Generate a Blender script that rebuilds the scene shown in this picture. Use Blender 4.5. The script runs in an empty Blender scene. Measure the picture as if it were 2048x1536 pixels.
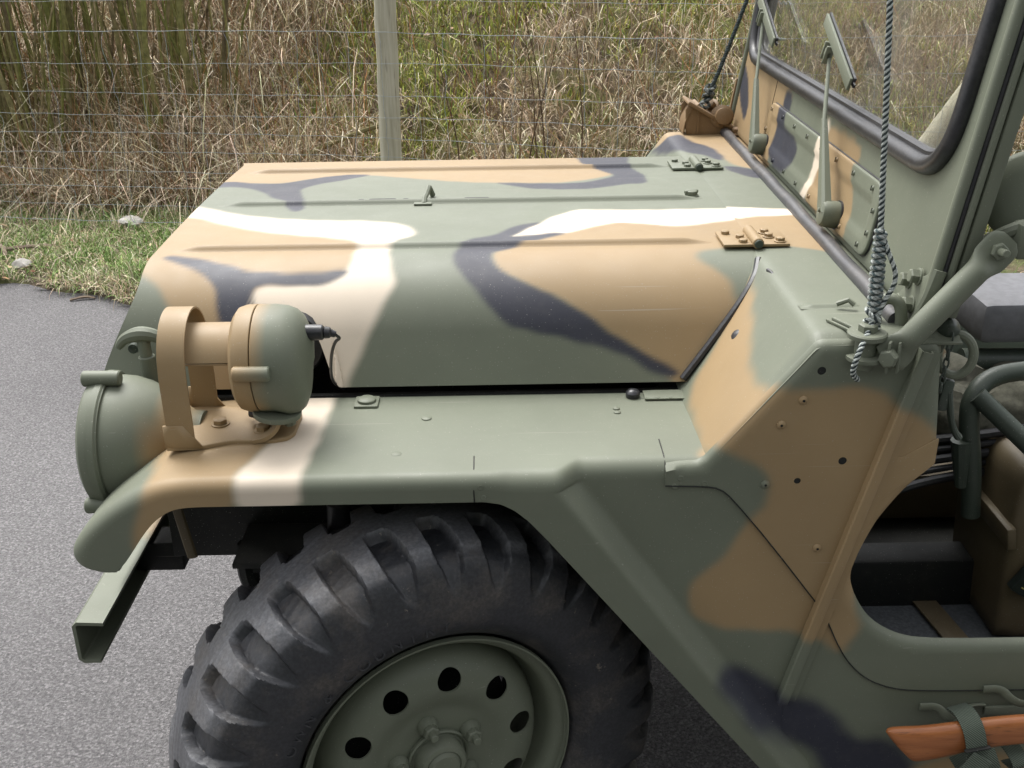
import bpy, bmesh, math, random
import numpy as np
from mathutils import Vector, Matrix
from mathutils.geometry import delaunay_2d_cdt

# ------------------------------------------------------------------ scene, camera, sky, sun
scene = bpy.context.scene
COL = scene.collection
RAD = math.radians

def setup_camera():
    pitch, roll, yaw = RAD(23.7), RAD(0.85), RAD(0.3)
    c, s = math.cos(pitch), math.sin(pitch)
    fw = Vector((math.sin(yaw)*c, math.cos(yaw)*c, -s))
    rt = Vector((math.cos(yaw), -math.sin(yaw), 0))
    up = rt.cross(fw)
    rt2 = rt*math.cos(roll) - up*math.sin(roll)
    up2 = up*math.cos(roll) + rt*math.sin(roll)
    cam = bpy.data.cameras.new('camera')
    cam.sensor_width = 36.0
    cam.lens = 36.0*2162.0/2048.0
    cam.clip_start = 0.05
    cam.clip_end = 2000.0
    cam.dof.use_dof = False
    ob = bpy.data.objects.new('camera', cam)
    COL.objects.link(ob)
    M = Matrix((rt2, up2, -fw)).transposed().to_4x4()
    M.translation = Vector((0.11, -2.147, 1.63))
    ob.matrix_world = M
    scene.camera = ob
setup_camera()

SUN_EL, SUN_AZ = RAD(60), RAD(-30)      # light comes from the front left of the jeep, veiled by cloud
def setup_light():
    w = bpy.data.worlds.new('World')
    scene.world = w
    w.use_nodes = True
    nt = w.node_tree
    nt.nodes.clear()
    sky = nt.nodes.new('ShaderNodeTexSky')
    sky.sky_type = 'NISHITA'
    sky.sun_disc = False
    sky.sun_elevation = SUN_EL
    sky.sun_rotation = SUN_AZ
    sky.air_density = 1.0
    sky.dust_density = 4.0
    sky.ozone_density = 1.0
    hs = nt.nodes.new('ShaderNodeHueSaturation')      # overcast: nearly grey cloud light
    hs.inputs['Saturation'].default_value = 0.16
    bg = nt.nodes.new('ShaderNodeBackground')
    bg.inputs['Strength'].default_value = 0.15
    out = nt.nodes.new('ShaderNodeOutputWorld')
    nt.links.new(sky.outputs[0], hs.inputs['Color'])
    nt.links.new(hs.outputs[0], bg.inputs['Color'])
    nt.links.new(bg.outputs[0], out.inputs[0])
    d = bpy.data.lights.new('sun', 'SUN')
    d.energy = 1.2
    d.angle = RAD(30)
    d.color = (1.0, 0.985, 0.95)
    o = bpy.data.objects.new('sun', d)
    COL.objects.link(o)
    # direction towards the sun (azimuth measured like the sky node: from +Y, clockwise)
    ds = Vector((math.sin(SUN_AZ)*math.cos(SUN_EL), math.cos(SUN_AZ)*math.cos(SUN_EL), math.sin(SUN_EL)))
    o.rotation_euler = ds.to_track_quat('Z', 'Y').to_euler()
    o.location = ds*20
setup_light()
scene.view_settings.view_transform = 'Standard'
scene.view_settings.look = 'None'
scene.view_settings.gamma = 1.0
scene.view_settings.exposure = 1.25
scene.view_settings.use_curve_mapping = False

# ------------------------------------------------------------------ materials
def srgb(r, g, b):
    def f(c):
        c /= 255.0
        return c/12.92 if c <= 0.04045 else ((c+0.055)/1.055)**2.4
    return np.array([f(r), f(g), f(b)])

def new_mat(name):
    m = bpy.data.materials.new(name)
    m.use_nodes = True
    nt = m.node_tree
    b = nt.nodes['Principled BSDF']
    return m, nt, b

def noise(nt, scale, detail=4.0, rough=0.55, coord=None, vec=None):
    n = nt.nodes.new('ShaderNodeTexNoise')
    n.inputs['Scale'].default_value = scale
    n.inputs['Detail'].default_value = detail
    n.inputs['Roughness'].default_value = rough
    if vec is None:
        tc = nt.nodes.new('ShaderNodeTexCoord')
        vec = tc.outputs['Object']
    nt.links.new(vec, n.inputs['Vector'])
    return n

def ramp(nt, fac, stops):
    r = nt.nodes.new('ShaderNodeValToRGB')
    e = r.color_ramp.elements
    while len(e) < len(stops):
        e.new(0.5)
    for el, (p, c) in zip(e, stops):
        el.position = p
        el.color = (c[0], c[1], c[2], 1) if hasattr(c, '__len__') else (c, c, c, 1)
    nt.links.new(fac, r.inputs[0])
    return r

def mixc(nt, a, b, fac, mode='MIX'):
    m = nt.nodes.new('ShaderNodeMix')
    m.data_type = 'RGBA'
    m.blend_type = mode
    for s, v in ((m.inputs[0], fac), (m.inputs[6], a), (m.inputs[7], b)):
        if hasattr(v, 'type') or hasattr(v, 'is_linked'):
            nt.links.new(v, s)
        elif hasattr(v, '__len__'):
            s.default_value = (v[0], v[1], v[2], 1)
        else:
            s.default_value = v
    return m.outputs[2]

def bump(nt, b, h, strength, dist):
    n = nt.nodes.new('ShaderNodeBump')
    n.inputs['Strength'].default_value = strength
    n.inputs['Distance'].default_value = dist
    nt.links.new(h, n.inputs['Height'])
    nt.links.new(n.outputs[0], b.inputs['Normal'])
    return n

def paint_mat(name, col=None, rough=0.52, spec=0.38, var=0.10, dust=0.05):
    """matt military paint; colour from the vertex attribute 'camo' or constant"""
    m, nt, b = new_mat(name)
    if col is None:
        a = nt.nodes.new('ShaderNodeAttribute')
        a.attribute_name = 'camo'
        c = a.outputs['Color']
    else:
        r = nt.nodes.new('ShaderNodeRGB')
        r.outputs[0].default_value = (col[0], col[1], col[2], 1)
        c = r.outputs[0]
    n1 = noise(nt, 5.0, 5)
    v1 = ramp(nt, n1.outputs[0], [(0.3, 1-var), (0.7, 1+var*0.4)])
    c = mixc(nt, c, v1.outputs[0], 1.0, 'MULTIPLY')
    n2 = noise(nt, 38.0, 6, 0.65)
    v2 = ramp(nt, n2.outputs[0], [(0.52, 0.0), (0.78, dust)])
    c = mixc(nt, c, (0.30, 0.27, 0.22), v2.outputs[0])
    # tiny chips and dust specks
    n4 = noise(nt, 420.0, 1.0, 0.4)
    v4 = ramp(nt, n4.outputs[0], [(0.735, 0.0), (0.76, 0.4)])
    c = mixc(nt, c, (0.42, 0.40, 0.36), v4.outputs[0])
    # faint hairline scratches
    tc = nt.nodes.new('ShaderNodeTexCoord')
    mp = nt.nodes.new('ShaderNodeMapping')
    mp.inputs['Rotation'].default_value = (0.3, 0.5, 0.7)
    mp.inputs['Scale'].default_value = (3, 260, 260)
    nt.links.new(tc.outputs['Object'], mp.inputs['Vector'])
    ns = noise(nt, 1.0, 2, 0.5, vec=mp.outputs[0])
    vs = ramp(nt, ns.outputs[0], [(0.735, 0.0), (0.765, 0.35)])
    c = mixc(nt, c, (0.40, 0.38, 0.33), vs.outputs[0])
    # dusty veil on faces that look up
    ge = nt.nodes.new('ShaderNodeNewGeometry')
    sx = nt.nodes.new('ShaderNodeSeparateXYZ')
    nt.links.new(ge.outputs['Normal'], sx.inputs[0])
    n5 = noise(nt, 3.2, 7, 0.7)
    v5 = ramp(nt, n5.outputs[0], [(0.35, 0.02), (0.72, dust*1.1)])
    up = nt.nodes.new('ShaderNodeMath')
    up.operation = 'MULTIPLY'
    up.use_clamp = True
    nt.links.new(sx.outputs[2], up.inputs[0])
    nt.links.new(v5.outputs[0], up.inputs[1])
    c = mixc(nt, c, (0.34, 0.31, 0.27), up.outputs[0])
    nt.links.new(c, b.inputs['Base Color'])
    n3 = noise(nt, 14.0, 6, 0.6)
    rr = ramp(nt, n3.outputs[0], [(0.25, rough-0.06), (0.75, rough+0.10)])
    nt.links.new(rr.outputs[0], b.inputs['Roughness'])
    b.inputs['Specular IOR Level'].default_value = spec
    nb = noise(nt, 900.0, 2)
    nb2 = noise(nt, 7.0, 2)
    s = nt.nodes.new('ShaderNodeMath')
    s.operation = 'MULTIPLY_ADD'
    s.inputs[1].default_value = 7.0
    nt.links.new(nb2.outputs[0], s.inputs[0])
    nt.links.new(nb.outputs[0], s.inputs[2])
    bump(nt, b, s.outputs[0], 0.35, 0.00035)
    return m

# paint colours (albedo)
GREEN = np.array((0.138, 0.152, 0.110))
TAN = np.array((0.290, 0.202, 0.104))
BLACK = np.array((0.027, 0.029, 0.043))
CREAM = np.array((0.640, 0.550, 0.440))
PAINTS = {'G': GREEN, 'T': TAN, 'K': BLACK, 'C': CREAM, 'F': np.array((0.200, 0.125, 0.060))}

M = {}
M['camo'] = paint_mat('camouflage_paint')
M['green'] = paint_mat('green_paint', GREEN)
M['tan'] = paint_mat('tan_paint', TAN)
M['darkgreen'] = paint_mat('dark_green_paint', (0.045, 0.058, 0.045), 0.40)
M['brown'] = paint_mat('olive_brown_paint', (0.105, 0.080, 0.045), 0.45)
M['blackout'] = paint_mat('black_chassis_paint', (0.012, 0.013, 0.012), 0.55, 0.3)
M['blackpaint'] = paint_mat('satin_black_strip', (0.035, 0.036, 0.042), 0.35, 0.5, 0.2, 0.25)

def rubber_mat(name, col, rough, dust=0.5, scale=18):
    m, nt, b = new_mat(name)
    n = noise(nt, scale, 8, 0.7)
    v = ramp(nt, n.outputs[0], [(0.45, 0.0), (0.75, dust)])
    n2 = noise(nt, 160, 4, 0.6)
    v2 = ramp(nt, n2.outputs[0], [(0.4, 0.75), (0.7, 1.2)])
    c = mixc(nt, col, (0.16, 0.145, 0.125), v.outputs[0])
    c = mixc(nt, c, v2.outputs[0], 1.0, 'MULTIPLY')
    nt.links.new(c, b.inputs['Base Color'])
    rr = ramp(nt, n.outputs[0], [(0.3, rough), (0.8, min(1, rough+0.25))])
    nt.links.new(rr.outputs[0], b.inputs['Roughness'])
    bump(nt, b, n2.outputs[0], 0.4, 0.0008)
    return m
M['rubber'] = rubber_mat('black_rubber', (0.020, 0.020, 0.023), 0.30, 0.12)
M['tyre'] = rubber_mat('tyre_rubber', (0.026, 0.028, 0.032), 0.42, 0.40, 9)
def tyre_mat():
    m, nt, b = new_mat('tyre_rubber_worn_shaded')
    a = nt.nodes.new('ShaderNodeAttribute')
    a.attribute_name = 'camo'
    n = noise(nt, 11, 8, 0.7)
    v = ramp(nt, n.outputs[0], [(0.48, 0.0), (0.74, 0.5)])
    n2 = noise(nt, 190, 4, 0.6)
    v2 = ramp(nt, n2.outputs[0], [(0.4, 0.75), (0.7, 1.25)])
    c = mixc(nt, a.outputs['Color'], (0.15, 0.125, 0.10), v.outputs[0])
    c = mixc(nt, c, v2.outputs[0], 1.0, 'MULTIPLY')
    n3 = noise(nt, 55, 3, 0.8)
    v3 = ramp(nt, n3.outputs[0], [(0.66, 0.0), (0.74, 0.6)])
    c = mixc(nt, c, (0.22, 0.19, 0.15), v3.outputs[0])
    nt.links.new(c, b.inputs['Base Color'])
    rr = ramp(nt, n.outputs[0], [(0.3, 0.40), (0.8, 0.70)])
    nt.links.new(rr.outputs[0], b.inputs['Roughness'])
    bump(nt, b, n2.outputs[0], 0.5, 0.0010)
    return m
M['tyre_worn_shaded'] = tyre_mat()
M['carpet'] = rubber_mat('dark_carpet', (0.075, 0.082, 0.09), 0.95, 0.3, 300)

def glass_mat():
    m, nt, b = new_mat('windscreen_glass')
    nt.nodes.remove(b)
    out = nt.nodes['Material Output']
    tr = nt.nodes.new('ShaderNodeBsdfTransparent')
    tr.inputs[0].default_value = (0.90, 0.91, 0.89, 1)
    gl = nt.nodes.new('ShaderNodeBsdfGlossy')
    gl.inputs['Roughness'].default_value = 0.01
    fr = nt.nodes.new('ShaderNodeFresnel')
    ge = nt.nodes.new('ShaderNodeNewGeometry')
    io = nt.nodes.new('ShaderNodeMapRange')           # same reflectance on both faces of the pane
    io.inputs['To Min'].default_value = 1.5
    io.inputs['To Max'].default_value = 1/1.5
    nt.links.new(ge.outputs['Backfacing'], io.inputs['Value'])
    nt.links.new(io.outputs[0], fr.inputs[0])
    df = nt.nodes.new('ShaderNodeBsdfDiffuse')       # thin film of dust
    df.inputs[0].default_value = (0.55, 0.50, 0.46, 1)
    n = noise(nt, 6, 5)
    v = ramp(nt, n.outputs[0], [(0.3, 0.02), (0.8, 0.09)])
    m1 = nt.nodes.new('ShaderNodeMixShader')
    nt.links.new(v.outputs[0], m1.inputs[0])
    nt.links.new(tr.outputs[0], m1.inputs[1])
    nt.links.new(df.outputs[0], m1.inputs[2])
    m2 = nt.nodes.new('ShaderNodeMixShader')
    nt.links.new(fr.outputs[0], m2.inputs[0])
    nt.links.new(m1.outputs[0], m2.inputs[1])
    nt.links.new(gl.outputs[0], m2.inputs[2])
    nt.links.new(m2.outputs[0], out.inputs[0])
    return m
M['glass'] = glass_mat()

def simple_mat(name, col, rough=0.5, metal=0.0, nscale=40, var=0.25, bumpd=0.0):
    m, nt, b = new_mat(name)
    n = noise(nt, nscale, 5)
    v = ramp(nt, n.outputs[0], [(0.3, 1-var), (0.7, 1+var)])
    nt.links.new(mixc(nt, col, v.outputs[0], 1.0, 'MULTIPLY'), b.inputs['Base Color'])
    b.inputs['Roughness'].default_value = rough
    b.inputs['Metallic'].default_value = metal
    if bumpd:
        bump(nt, b, n.outputs[0], 0.6, bumpd)
    return m
M['galv'] = simple_mat('galvanised_steel', (0.33, 0.36, 0.37), 0.55, 0.25)
M['zinc'] = simple_mat('grey_plastic', (0.33, 0.33, 0.37), 0.5)
M['brass'] = simple_mat('brass', (0.75, 0.62, 0.25), 0.3, 0.9)
M['lens'] = simple_mat('lamp_glass', (0.55, 0.58, 0.58), 0.08, 0.3, 30, 0.1)
M['seat'] = simple_mat('seat_vinyl', (0.15, 0.15, 0.162), 0.6, 0, 60, 0.15, 0.0006)
M['canvas'] = simple_mat('olive_canvas', (0.085, 0.082, 0.060), 0.9, 0, 120, 0.3, 0.001)
M['yellow'] = simple_mat('yellow_print', (0.45, 0.38, 0.12), 0.6)
M['padblack'] = simple_mat('padlock_black', (0.018, 0.024, 0.02), 0.4)

def attr_mat(name, attr, rough, var_scale=60, var=0.3, spec=0.3, trans=0.0):
    m, nt, b = new_mat(name)
    a = nt.nodes.new('ShaderNodeAttribute')
    a.attribute_name = attr
    n = noise(nt, var_scale, 4)
    v = ramp(nt, n.outputs[0], [(0.3, 1-var), (0.7, 1+var*0.6)])
    c = mixc(nt, a.outputs['Color'], v.outputs[0], 1.0, 'MULTIPLY')
    nt.links.new(c, b.inputs['Base Color'])
    b.inputs['Roughness'].default_value = rough
    b.inputs['Specular IOR Level'].default_value = spec
    return m
M['rope'] = attr_mat('braided_cord', 'camo', 0.75, 300, 0.3)
M['plant'] = attr_mat('plant_blades', 'camo', 0.75, 30, 0.25, 0.2)
M['bark'] = attr_mat('mossy_bark', 'camo', 0.85, 25, 0.45, 0.2)

def webbing_mat():
    m, nt, b = new_mat('olive_webbing')
    tc = nt.nodes.new('ShaderNodeTexCoord')
    w = nt.nodes.new('ShaderNodeTexWave')
    w.inputs['Scale'].default_value = 140
    w.inputs['Distortion'].default_value = 0.4
    w.bands_direction = 'DIAGONAL'
    nt.links.new(tc.outputs['Object'], w.inputs['Vector'])
    r = ramp(nt, w.outputs[0], [(0.2, (0.045, 0.058, 0.042)), (0.8, (0.13, 0.155, 0.12))])
    nt.links.new(r.outputs[0], b.inputs['Base Color'])
    b.inputs['Roughness'].default_value = 0.9
    bump(nt, b, w.outputs[0], 0.6, 0.001)
    return m
M['webbing'] = webbing_mat()

def wood_mat(name, c1, c2, stretch=(3, 60, 60), rough=0.35, marks=0.5, axis_rot=None):
    m, nt, b = new_mat(name)
    tc = nt.nodes.new('ShaderNodeTexCoord')
    mp = nt.nodes.new('ShaderNodeMapping')
    mp.inputs['Scale'].default_value = stretch
    nt.links.new(tc.outputs['Object'], mp.inputs['Vector'])
    n = noise(nt, 1.0, 6, 0.65, vec=mp.outputs[0])
    r = ramp(nt, n.outputs[0], [(0.3, c1), (0.7, c2)])
    n2 = noise(nt, 1.6, 3, 0.8, vec=mp.outputs[0])
    r2 = ramp(nt, n2.outputs[0], [(0.60, 0.0), (0.72, marks)])
    c = mixc(nt, r.outputs[0], (0.05, 0.03, 0.02), r2.outputs[0])
    nt.links.new(c, b.inputs['Base Color'])
    b.inputs['Roughness'].default_value = rough
    bump(nt, b, n.outputs[0], 0.5, 0.0012)
    return m
M['axewood'] = wood_mat('varnished_wood', (0.26, 0.082, 0.025), (0.42, 0.155, 0.052), (9, 90, 90), 0.33, 0.75)
M['post'] = wood_mat('weathered_post_wood', (0.30, 0.28, 0.20), (0.50, 0.47, 0.37), (42, 42, 2.2), 0.9, 0.6)
M['deadwood'] = wood_mat('dead_wood', (0.10, 0.07, 0.05), (0.22, 0.17, 0.12), (20, 20, 20), 0.95, 0.5)
M['stone'] = simple_mat('pale_stone', (0.36, 0.34, 0.31), 0.9, 0, 25, 0.35, 0.006)

# ------------------------------------------------------------------ mesh helpers
def link(name, me, mat, parent=None):
    ob = bpy.data.objects.new(name, me)
    COL.objects.link(ob)
    if mat is not None:
        me.materials.append(mat)
    if parent is not None:
        ob.parent = parent
    return ob

def empty(name, label, cat, loc=(0, 0, 0), group=None):
    o = bpy.data.objects.new(name, None)
    COL.objects.link(o)
    o.empty_display_size = 0.1
    o.location = loc
    tag(o, label, cat, group)
    return o

def tag(o, label, cat, group=None):
    o['label'] = label
    o['category'] = cat
    if group:
        o['group'] = group
    return o

def set_cols(me, cols):
    a = me.color_attributes.new('camo', 'FLOAT_COLOR', 'POINT')
    c = np.ones((len(cols), 4), np.float32)
    c[:, :3] = cols
    a.data.foreach_set('color', c.ravel())

def build(name, V, F, mat, parent=None, camo=None, cols=None, smooth=True, sharp=35):
    """V: Nx3, F: list of index tuples or (n,k) arrays"""
    V = np.asarray(V, float)
    me = bpy.data.meshes.new(name)
    off = Vector((0, 0, 0))
    if parent is not None and parent.matrix_world is not None:
        pass
    if isinstance(F, np.ndarray):
        F = F.tolist()
    me.from_pydata(V.tolist(), [], F)
    me.update()
    if smooth:
        me.shade_smooth()
        me.set_sharp_from_angle(angle=RAD(sharp))
    if camo is not None:
        set_cols(me, camo_color(camo, V))
    elif cols is not None:
        cols = np.asarray(cols, float)
        if cols.ndim == 1:
            cols = np.tile(cols, (len(V), 1))
        set_cols(me, cols)
    return link(name, me, mat, parent)

class MB:
    """collects shapes for one mesh"""
    def __init__(s):
        s.V, s.F, s.n, s.C = [], [], 0, []
    def add(s, V, F, col=None):
        V = np.asarray(V, float)
        s.V.append(V)
        if isinstance(F, np.ndarray):
            F = F.tolist()
        s.F.extend([tuple(i+s.n for i in f) for f in F])
        s.n += len(V)
        if col is not None:
            s.C.append(np.tile(np.asarray(col, float), (len(V), 1)) if np.ndim(col) == 1 else np.asarray(col))
        return s
    def build(s, name, mat, parent=None, camo=None, smooth=True, sharp=35):
        cols = np.concatenate(s.C) if s.C else None
        return build(name, np.concatenate(s.V), s.F, mat, parent, camo, cols, smooth, sharp)

def frame_from(d):
    d = np.asarray(d, float)
    d = d/np.linalg.norm(d)
    a = np.array([0, 0, 1.0]) if abs(d[2]) < 0.9 else np.array([1.0, 0, 0])
    u = np.cross(a, d)
    u /= np.linalg.norm(u)
    return u, np.cross(d, u), d

def box(c, s, bev=0.003, rot=None):
    bm = bmesh.new()
    bmesh.ops.create_cube(bm, size=1.0)
    for v in bm.verts:
        v.co = Vector((v.co.x*s[0], v.co.y*s[1], v.co.z*s[2]))
    if bev > 0:
        bmesh.ops.bevel(bm, geom=bm.edges[:], offset=min(bev, min(s)*0.45), segments=2, profile=0.5, affect='EDGES')
    V = np.array([v.co[:] for v in bm.verts])
    bm.verts.index_update()
    F = [tuple(v.index for v in f.verts) for f in bm.faces]
    bm.free()
    if rot is not None:
        V = V @ np.array(rot.to_3x3()).T
    return V+np.asarray(c), F

def rotm(ax, deg):
    return Matrix.Rotation(RAD(deg), 3, ax)

def grid_faces(n, m, wrap_i=False, wrap_j=False, flip=False):
    I = np.arange(n if wrap_i else n-1)
    J = np.arange(m if wrap_j else m-1)
    a, b = np.meshgrid(I, J, indexing='ij')
    a2, b2 = (a+1) % n, (b+1) % m
    f = np.stack([a*m+b, a2*m+b, a2*m+b2, a*m+b2], -1).reshape(-1, 4)
    return f[:, ::-1] if flip else f

def tube(path, r, n=10, closed=False, caps=True, flat=None, up=None):
    """round tube along path; r scalar or per-point; flat scales the binormal"""
    P = np.asarray(path, float)
    k = len(P)
    r = np.asarray(r, float)
    r = np.full(k, float(r)) if r.ndim == 0 else np.interp(np.linspace(0, 1, k), np.linspace(0, 1, len(r)), r)
    T = np.roll(P, -1, 0)-np.roll(P, 1, 0) if closed else np.gradient(P, axis=0)
    T /= np.linalg.norm(T, axis=1)[:, None]+1e-12
    u = frame_from(T[0])[0] if up is None else np.asarray(up, float)
    V = []
    ang = np.linspace(0, 2*math.pi, n, endpoint=False)
    for i in range(k):
        u = u-T[i]*(u@T[i])
        u /= np.linalg.norm(u)
        w = np.cross(T[i], u)
        fl = 1.0 if flat is None else flat
        V.append(P[i]+r[i]*(np.cos(ang)[:, None]*u+fl*np.sin(ang)[:, None]*w))
    V = np.concatenate(V)
    F = grid_faces(k, n, closed, True, True).tolist()
    if caps and not closed:
        F.append(tuple(range(n)))
        F.append(tuple(range((k-1)*n, k*n))[::-1])
    return V, F

def cyl(p0, p1, r0, r1=None, n=20, bev=0.0):
    p0, p1 = np.asarray(p0, float), np.asarray(p1, float)
    r1 = r0 if r1 is None else r1
    L = np.linalg.norm(p1-p0)
    prof = [(0, 0), (0, r0-bev), (bev, r0), (L-bev, r1), (L, r1-bev), (L, 0)] if bev else [(0, 0), (0, r0), (L, r1), (L, 0)]
    return lathe(prof, p0, p1-p0, n)

def lathe(prof, o, d, n=32):
    """prof: list of (distance along axis, radius)"""
    u, w, d = frame_from(d)
    ang = np.linspace(0, 2*math.pi, n, endpoint=False)
    ring = np.cos(ang)[:, None]*u+np.sin(ang)[:, None]*w
    V, F, idx = [], [], []
    c = 0
    for a, r in prof:
        if r <= 1e-9:
            V.append((np.asarray(o)+d*a)[None])
            idx.append((c, 1))
            c += 1
        else:
            V.append(np.asarray(o)+d*a+ring*r)
            idx.append((c, n))
            c += n
    for (a, na), (b, nb) in zip(idx[:-1], idx[1:]):
        for i in range(n):
            j = (i+1) % n
            if na == 1 and nb == 1:
                continue
            if na == 1:
                F.append((a, b+j, b+i))
            elif nb == 1:
                F.append((a+i, a+j, b))
            else:
                F.append((a+i, a+j, b+j, b+i))
    return np.concatenate(V), F

def hexbolt(p, d, r=0.009, h=0.007, washer=0.0, n=6, ang=0.3):
    u, w, d = frame_from(d)
    p = np.asarray(p, float)
    mb = MB()
    z0 = 0.0
    if washer > 0:
        mb.add(*lathe([(-0.002, 0), (-0.002, washer), (0.002, washer), (0.0026, washer-0.001), (0.0026, 0)], p, d, 18))
        z0 = 0.002
    a = np.arange(n)*2*math.pi/n+ang
    rings = [(-0.003, 1.0), (z0+h*0.85, 1.0), (z0+h, 0.82), (z0+h*1.02, 0.5)]
    V = np.concatenate([p+d*z+r*q*(np.cos(a)[:, None]*u+np.sin(a)[:, None]*w) for z, q in rings])
    F = grid_faces(len(rings), n, False, True, True).tolist()
    F.append(tuple(range((len(rings)-1)*n, len(rings)*n))[::-1][::-1])
    mb.add(V, F)
    return np.concatenate(mb.V), mb.F

def shell(G, th, wrap_j=False):
    """closed sheet of thickness th from a grid G (n,m,3); the back lies against the surface normal"""
    n, m, _ = G.shape
    du = np.gradient(G, axis=0)
    dv = np.gradient(G, axis=1)
    N = np.cross(du, dv)
    N /= np.linalg.norm(N, axis=2)[..., None]+1e-12
    B = G-N*th
    V = np.concatenate([G.reshape(-1, 3), B.reshape(-1, 3)])
    f = grid_faces(n, m)
    F = f.tolist()+(f[:, ::-1]+n*m).tolist()
    k = n*m
    def strip(ids):
        for a, b in zip(ids[:-1], ids[1:]):
            F.append((b, a, a+k, b+k))
    idx = np.arange(n*m).reshape(n, m)
    strip(idx[:, 0].tolist()[::-1])
    strip(idx[:, -1].tolist())
    strip(idx[0, :].tolist())
    strip(idx[-1, :].tolist()[::-1])
    return V, F

def smooth_closed(P, it=2):
    P = np.asarray(P, float)
    for _ in range(it):
        Q = np.roll(P, -1, 0)
        P = np.stack([0.75*P+0.25*Q, 0.25*P+0.75*Q], 1).reshape(-1, P.shape[1])
    return P

def smooth_open(P, it=2):
    P = np.asarray(P, float)
    for _ in range(it):
        a, b = P[:-1], P[1:]
        Q = np.stack([0.75*a+0.25*b, 0.25*a+0.75*b], 1).reshape(-1, P.shape[1])
        P = np.concatenate([P[:1], Q, P[-1:]])
    return P

def resample(P, h, closed=False):
    P = np.asarray(P, float)
    if closed:
        P = np.concatenate([P, P[:1]])
    d = np.r_[0, np.cumsum(np.linalg.norm(np.diff(P, axis=0), axis=1))]
    n = max(2, int(round(d[-1]/h))+1)
    t = np.linspace(0, d[-1], n)
    Q = np.stack([np.interp(t, d, P[:, i]) for i in range(P.shape[1])], 1)
    return Q[:-1] if closed else Q

def resample_keep(P, h):
    """closed polygon, corners kept, edges split to about h"""
    out = []
    P = np.asarray(P, float)
    for a, b in zip(P, np.roll(P, -1, 0)):
        k = max(1, int(round(np.linalg.norm(b-a)/h)))
        for i in range(k):
            out.append(a+(b-a)*i/k)
    return np.array(out)

def seg_dist(Q, P, closed=True):
    """distance of points Q (n,2) to polyline P"""
    A = P if closed else P[:-1]
    B = np.roll(P, -1, 0) if closed else P[1:]
    D = B-A
    L = (D*D).sum(1)+1e-18
    best = np.full(len(Q), 1e9)
    for i in range(0, len(A), 64):
        a, dd, l = A[i:i+64], D[i:i+64], L[i:i+64]
        w = Q[:, None, :]-a[None]
        t = np.clip((w*dd[None]).sum(2)/l[None], 0, 1)
        e = w-t[..., None]*dd[None]
        best = np.minimum(best, (e*e).sum(2).min(1))
    return np.sqrt(best)

def inside(Q, P):
    x, y = Q[:, 0], Q[:, 1]
    r = np.zeros(len(Q), bool)
    for (x0, y0), (x1, y1) in zip(P, np.roll(P, -1, 0)):
        c = (y0 > y) != (y1 > y)
        with np.errstate(divide='ignore', invalid='ignore'):
            xi = (x1-x0)*(y-y0)/(y1-y0+1e-30)+x0
        r ^= c & (x < xi)
    return r

def round_poly(P, r, k=5):
    """round the corners of a closed polygon; r scalar or list"""
    P = np.asarray(P, float)
    n = len(P)
    rs = np.broadcast_to(np.asarray(r, float), (n,))
    out = []
    for i in range(n):
        a, b, c = P[i-1], P[i], P[(i+1) % n]
        if rs[i] <= 0:
            out.append(b)
            continue
        d1, d2 = a-b, c-b
        l1, l2 = np.linalg.norm(d1), np.linalg.norm(d2)
        t = min(rs[i], 0.49*l1, 0.49*l2)
        p, q = b+d1/l1*t, b+d2/l2*t
        for s in np.linspace(0, 1, k+1):
            out.append((1-s)**2*p+2*s*(1-s)*b+s*s*q)
    return np.array(out)

def cdt(outer, holes, h, rings=()):
    loops = [outer]+list(holes)
    pts = [np.asarray(l) for l in loops]
    edges, base = [], 0
    for l in pts:
        k = len(l)
        edges += [(base+i, base+(i+1) % k) for i in range(k)]
        base += k
    B = np.concatenate(pts)
    lo, hi = outer.min(0), outer.max(0)
    gx, gy = np.meshgrid(np.arange(lo[0]+h/2, hi[0], h), np.arange(lo[1]+h/2, hi[1], h*0.87), indexing='ij')
    gx = gx+np.where(np.arange(gx.shape[1]) % 2, h/2, 0)[None]
    Q = np.stack([gx.ravel(), gy.ravel()], 1)
    def ins(q):
        r = inside(q, outer)
        for hl in holes:
            r &= ~inside(q, hl)
        return r
    def bd(q):
        return np.min([seg_dist(q, l) for l in pts], axis=0)
    extra = []
    rmax = max(rings) if rings else 0
    for d in rings:
        for l in pts:
            t = np.roll(l, -1, 0)-np.roll(l, 1, 0)
            t /= np.linalg.norm(t, axis=1)[:, None]+1e-12
            nn = np.stack([-t[:, 1], t[:, 0]], 1)
            for sgn in (1, -1):
                q = l+nn*d*sgn
                q = q[ins(q)]
                if len(q):
                    q = q[bd(q) > d*0.93]
                    extra.append(q)
    Q = Q[ins(Q)]
    if len(Q):
        Q = Q[bd(Q) > max(h*0.5, rmax+h*0.35)]
    allp = np.concatenate([B]+extra+[Q])
    v, e, f, _, _, _ = delaunay_2d_cdt([Vector(p) for p in allp], edges, [], 0, 1e-6)
    v = np.array([p[:] for p in v])
    f = np.array([t for t in f])
    cen = v[f].mean(1)
    f = f[ins(cen)]
    # orientation CCW
    a, b, c = v[f[:, 0]], v[f[:, 1]], v[f[:, 2]]
    cr = (b[:, 0]-a[:, 0])*(c[:, 1]-a[:, 1])-(b[:, 1]-a[:, 1])*(c[:, 0]-a[:, 0])
    f[cr < 0] = f[cr < 0][:, ::-1]
    f = f[np.abs(cr) > 1e-12]
    return v, f, pts

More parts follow.
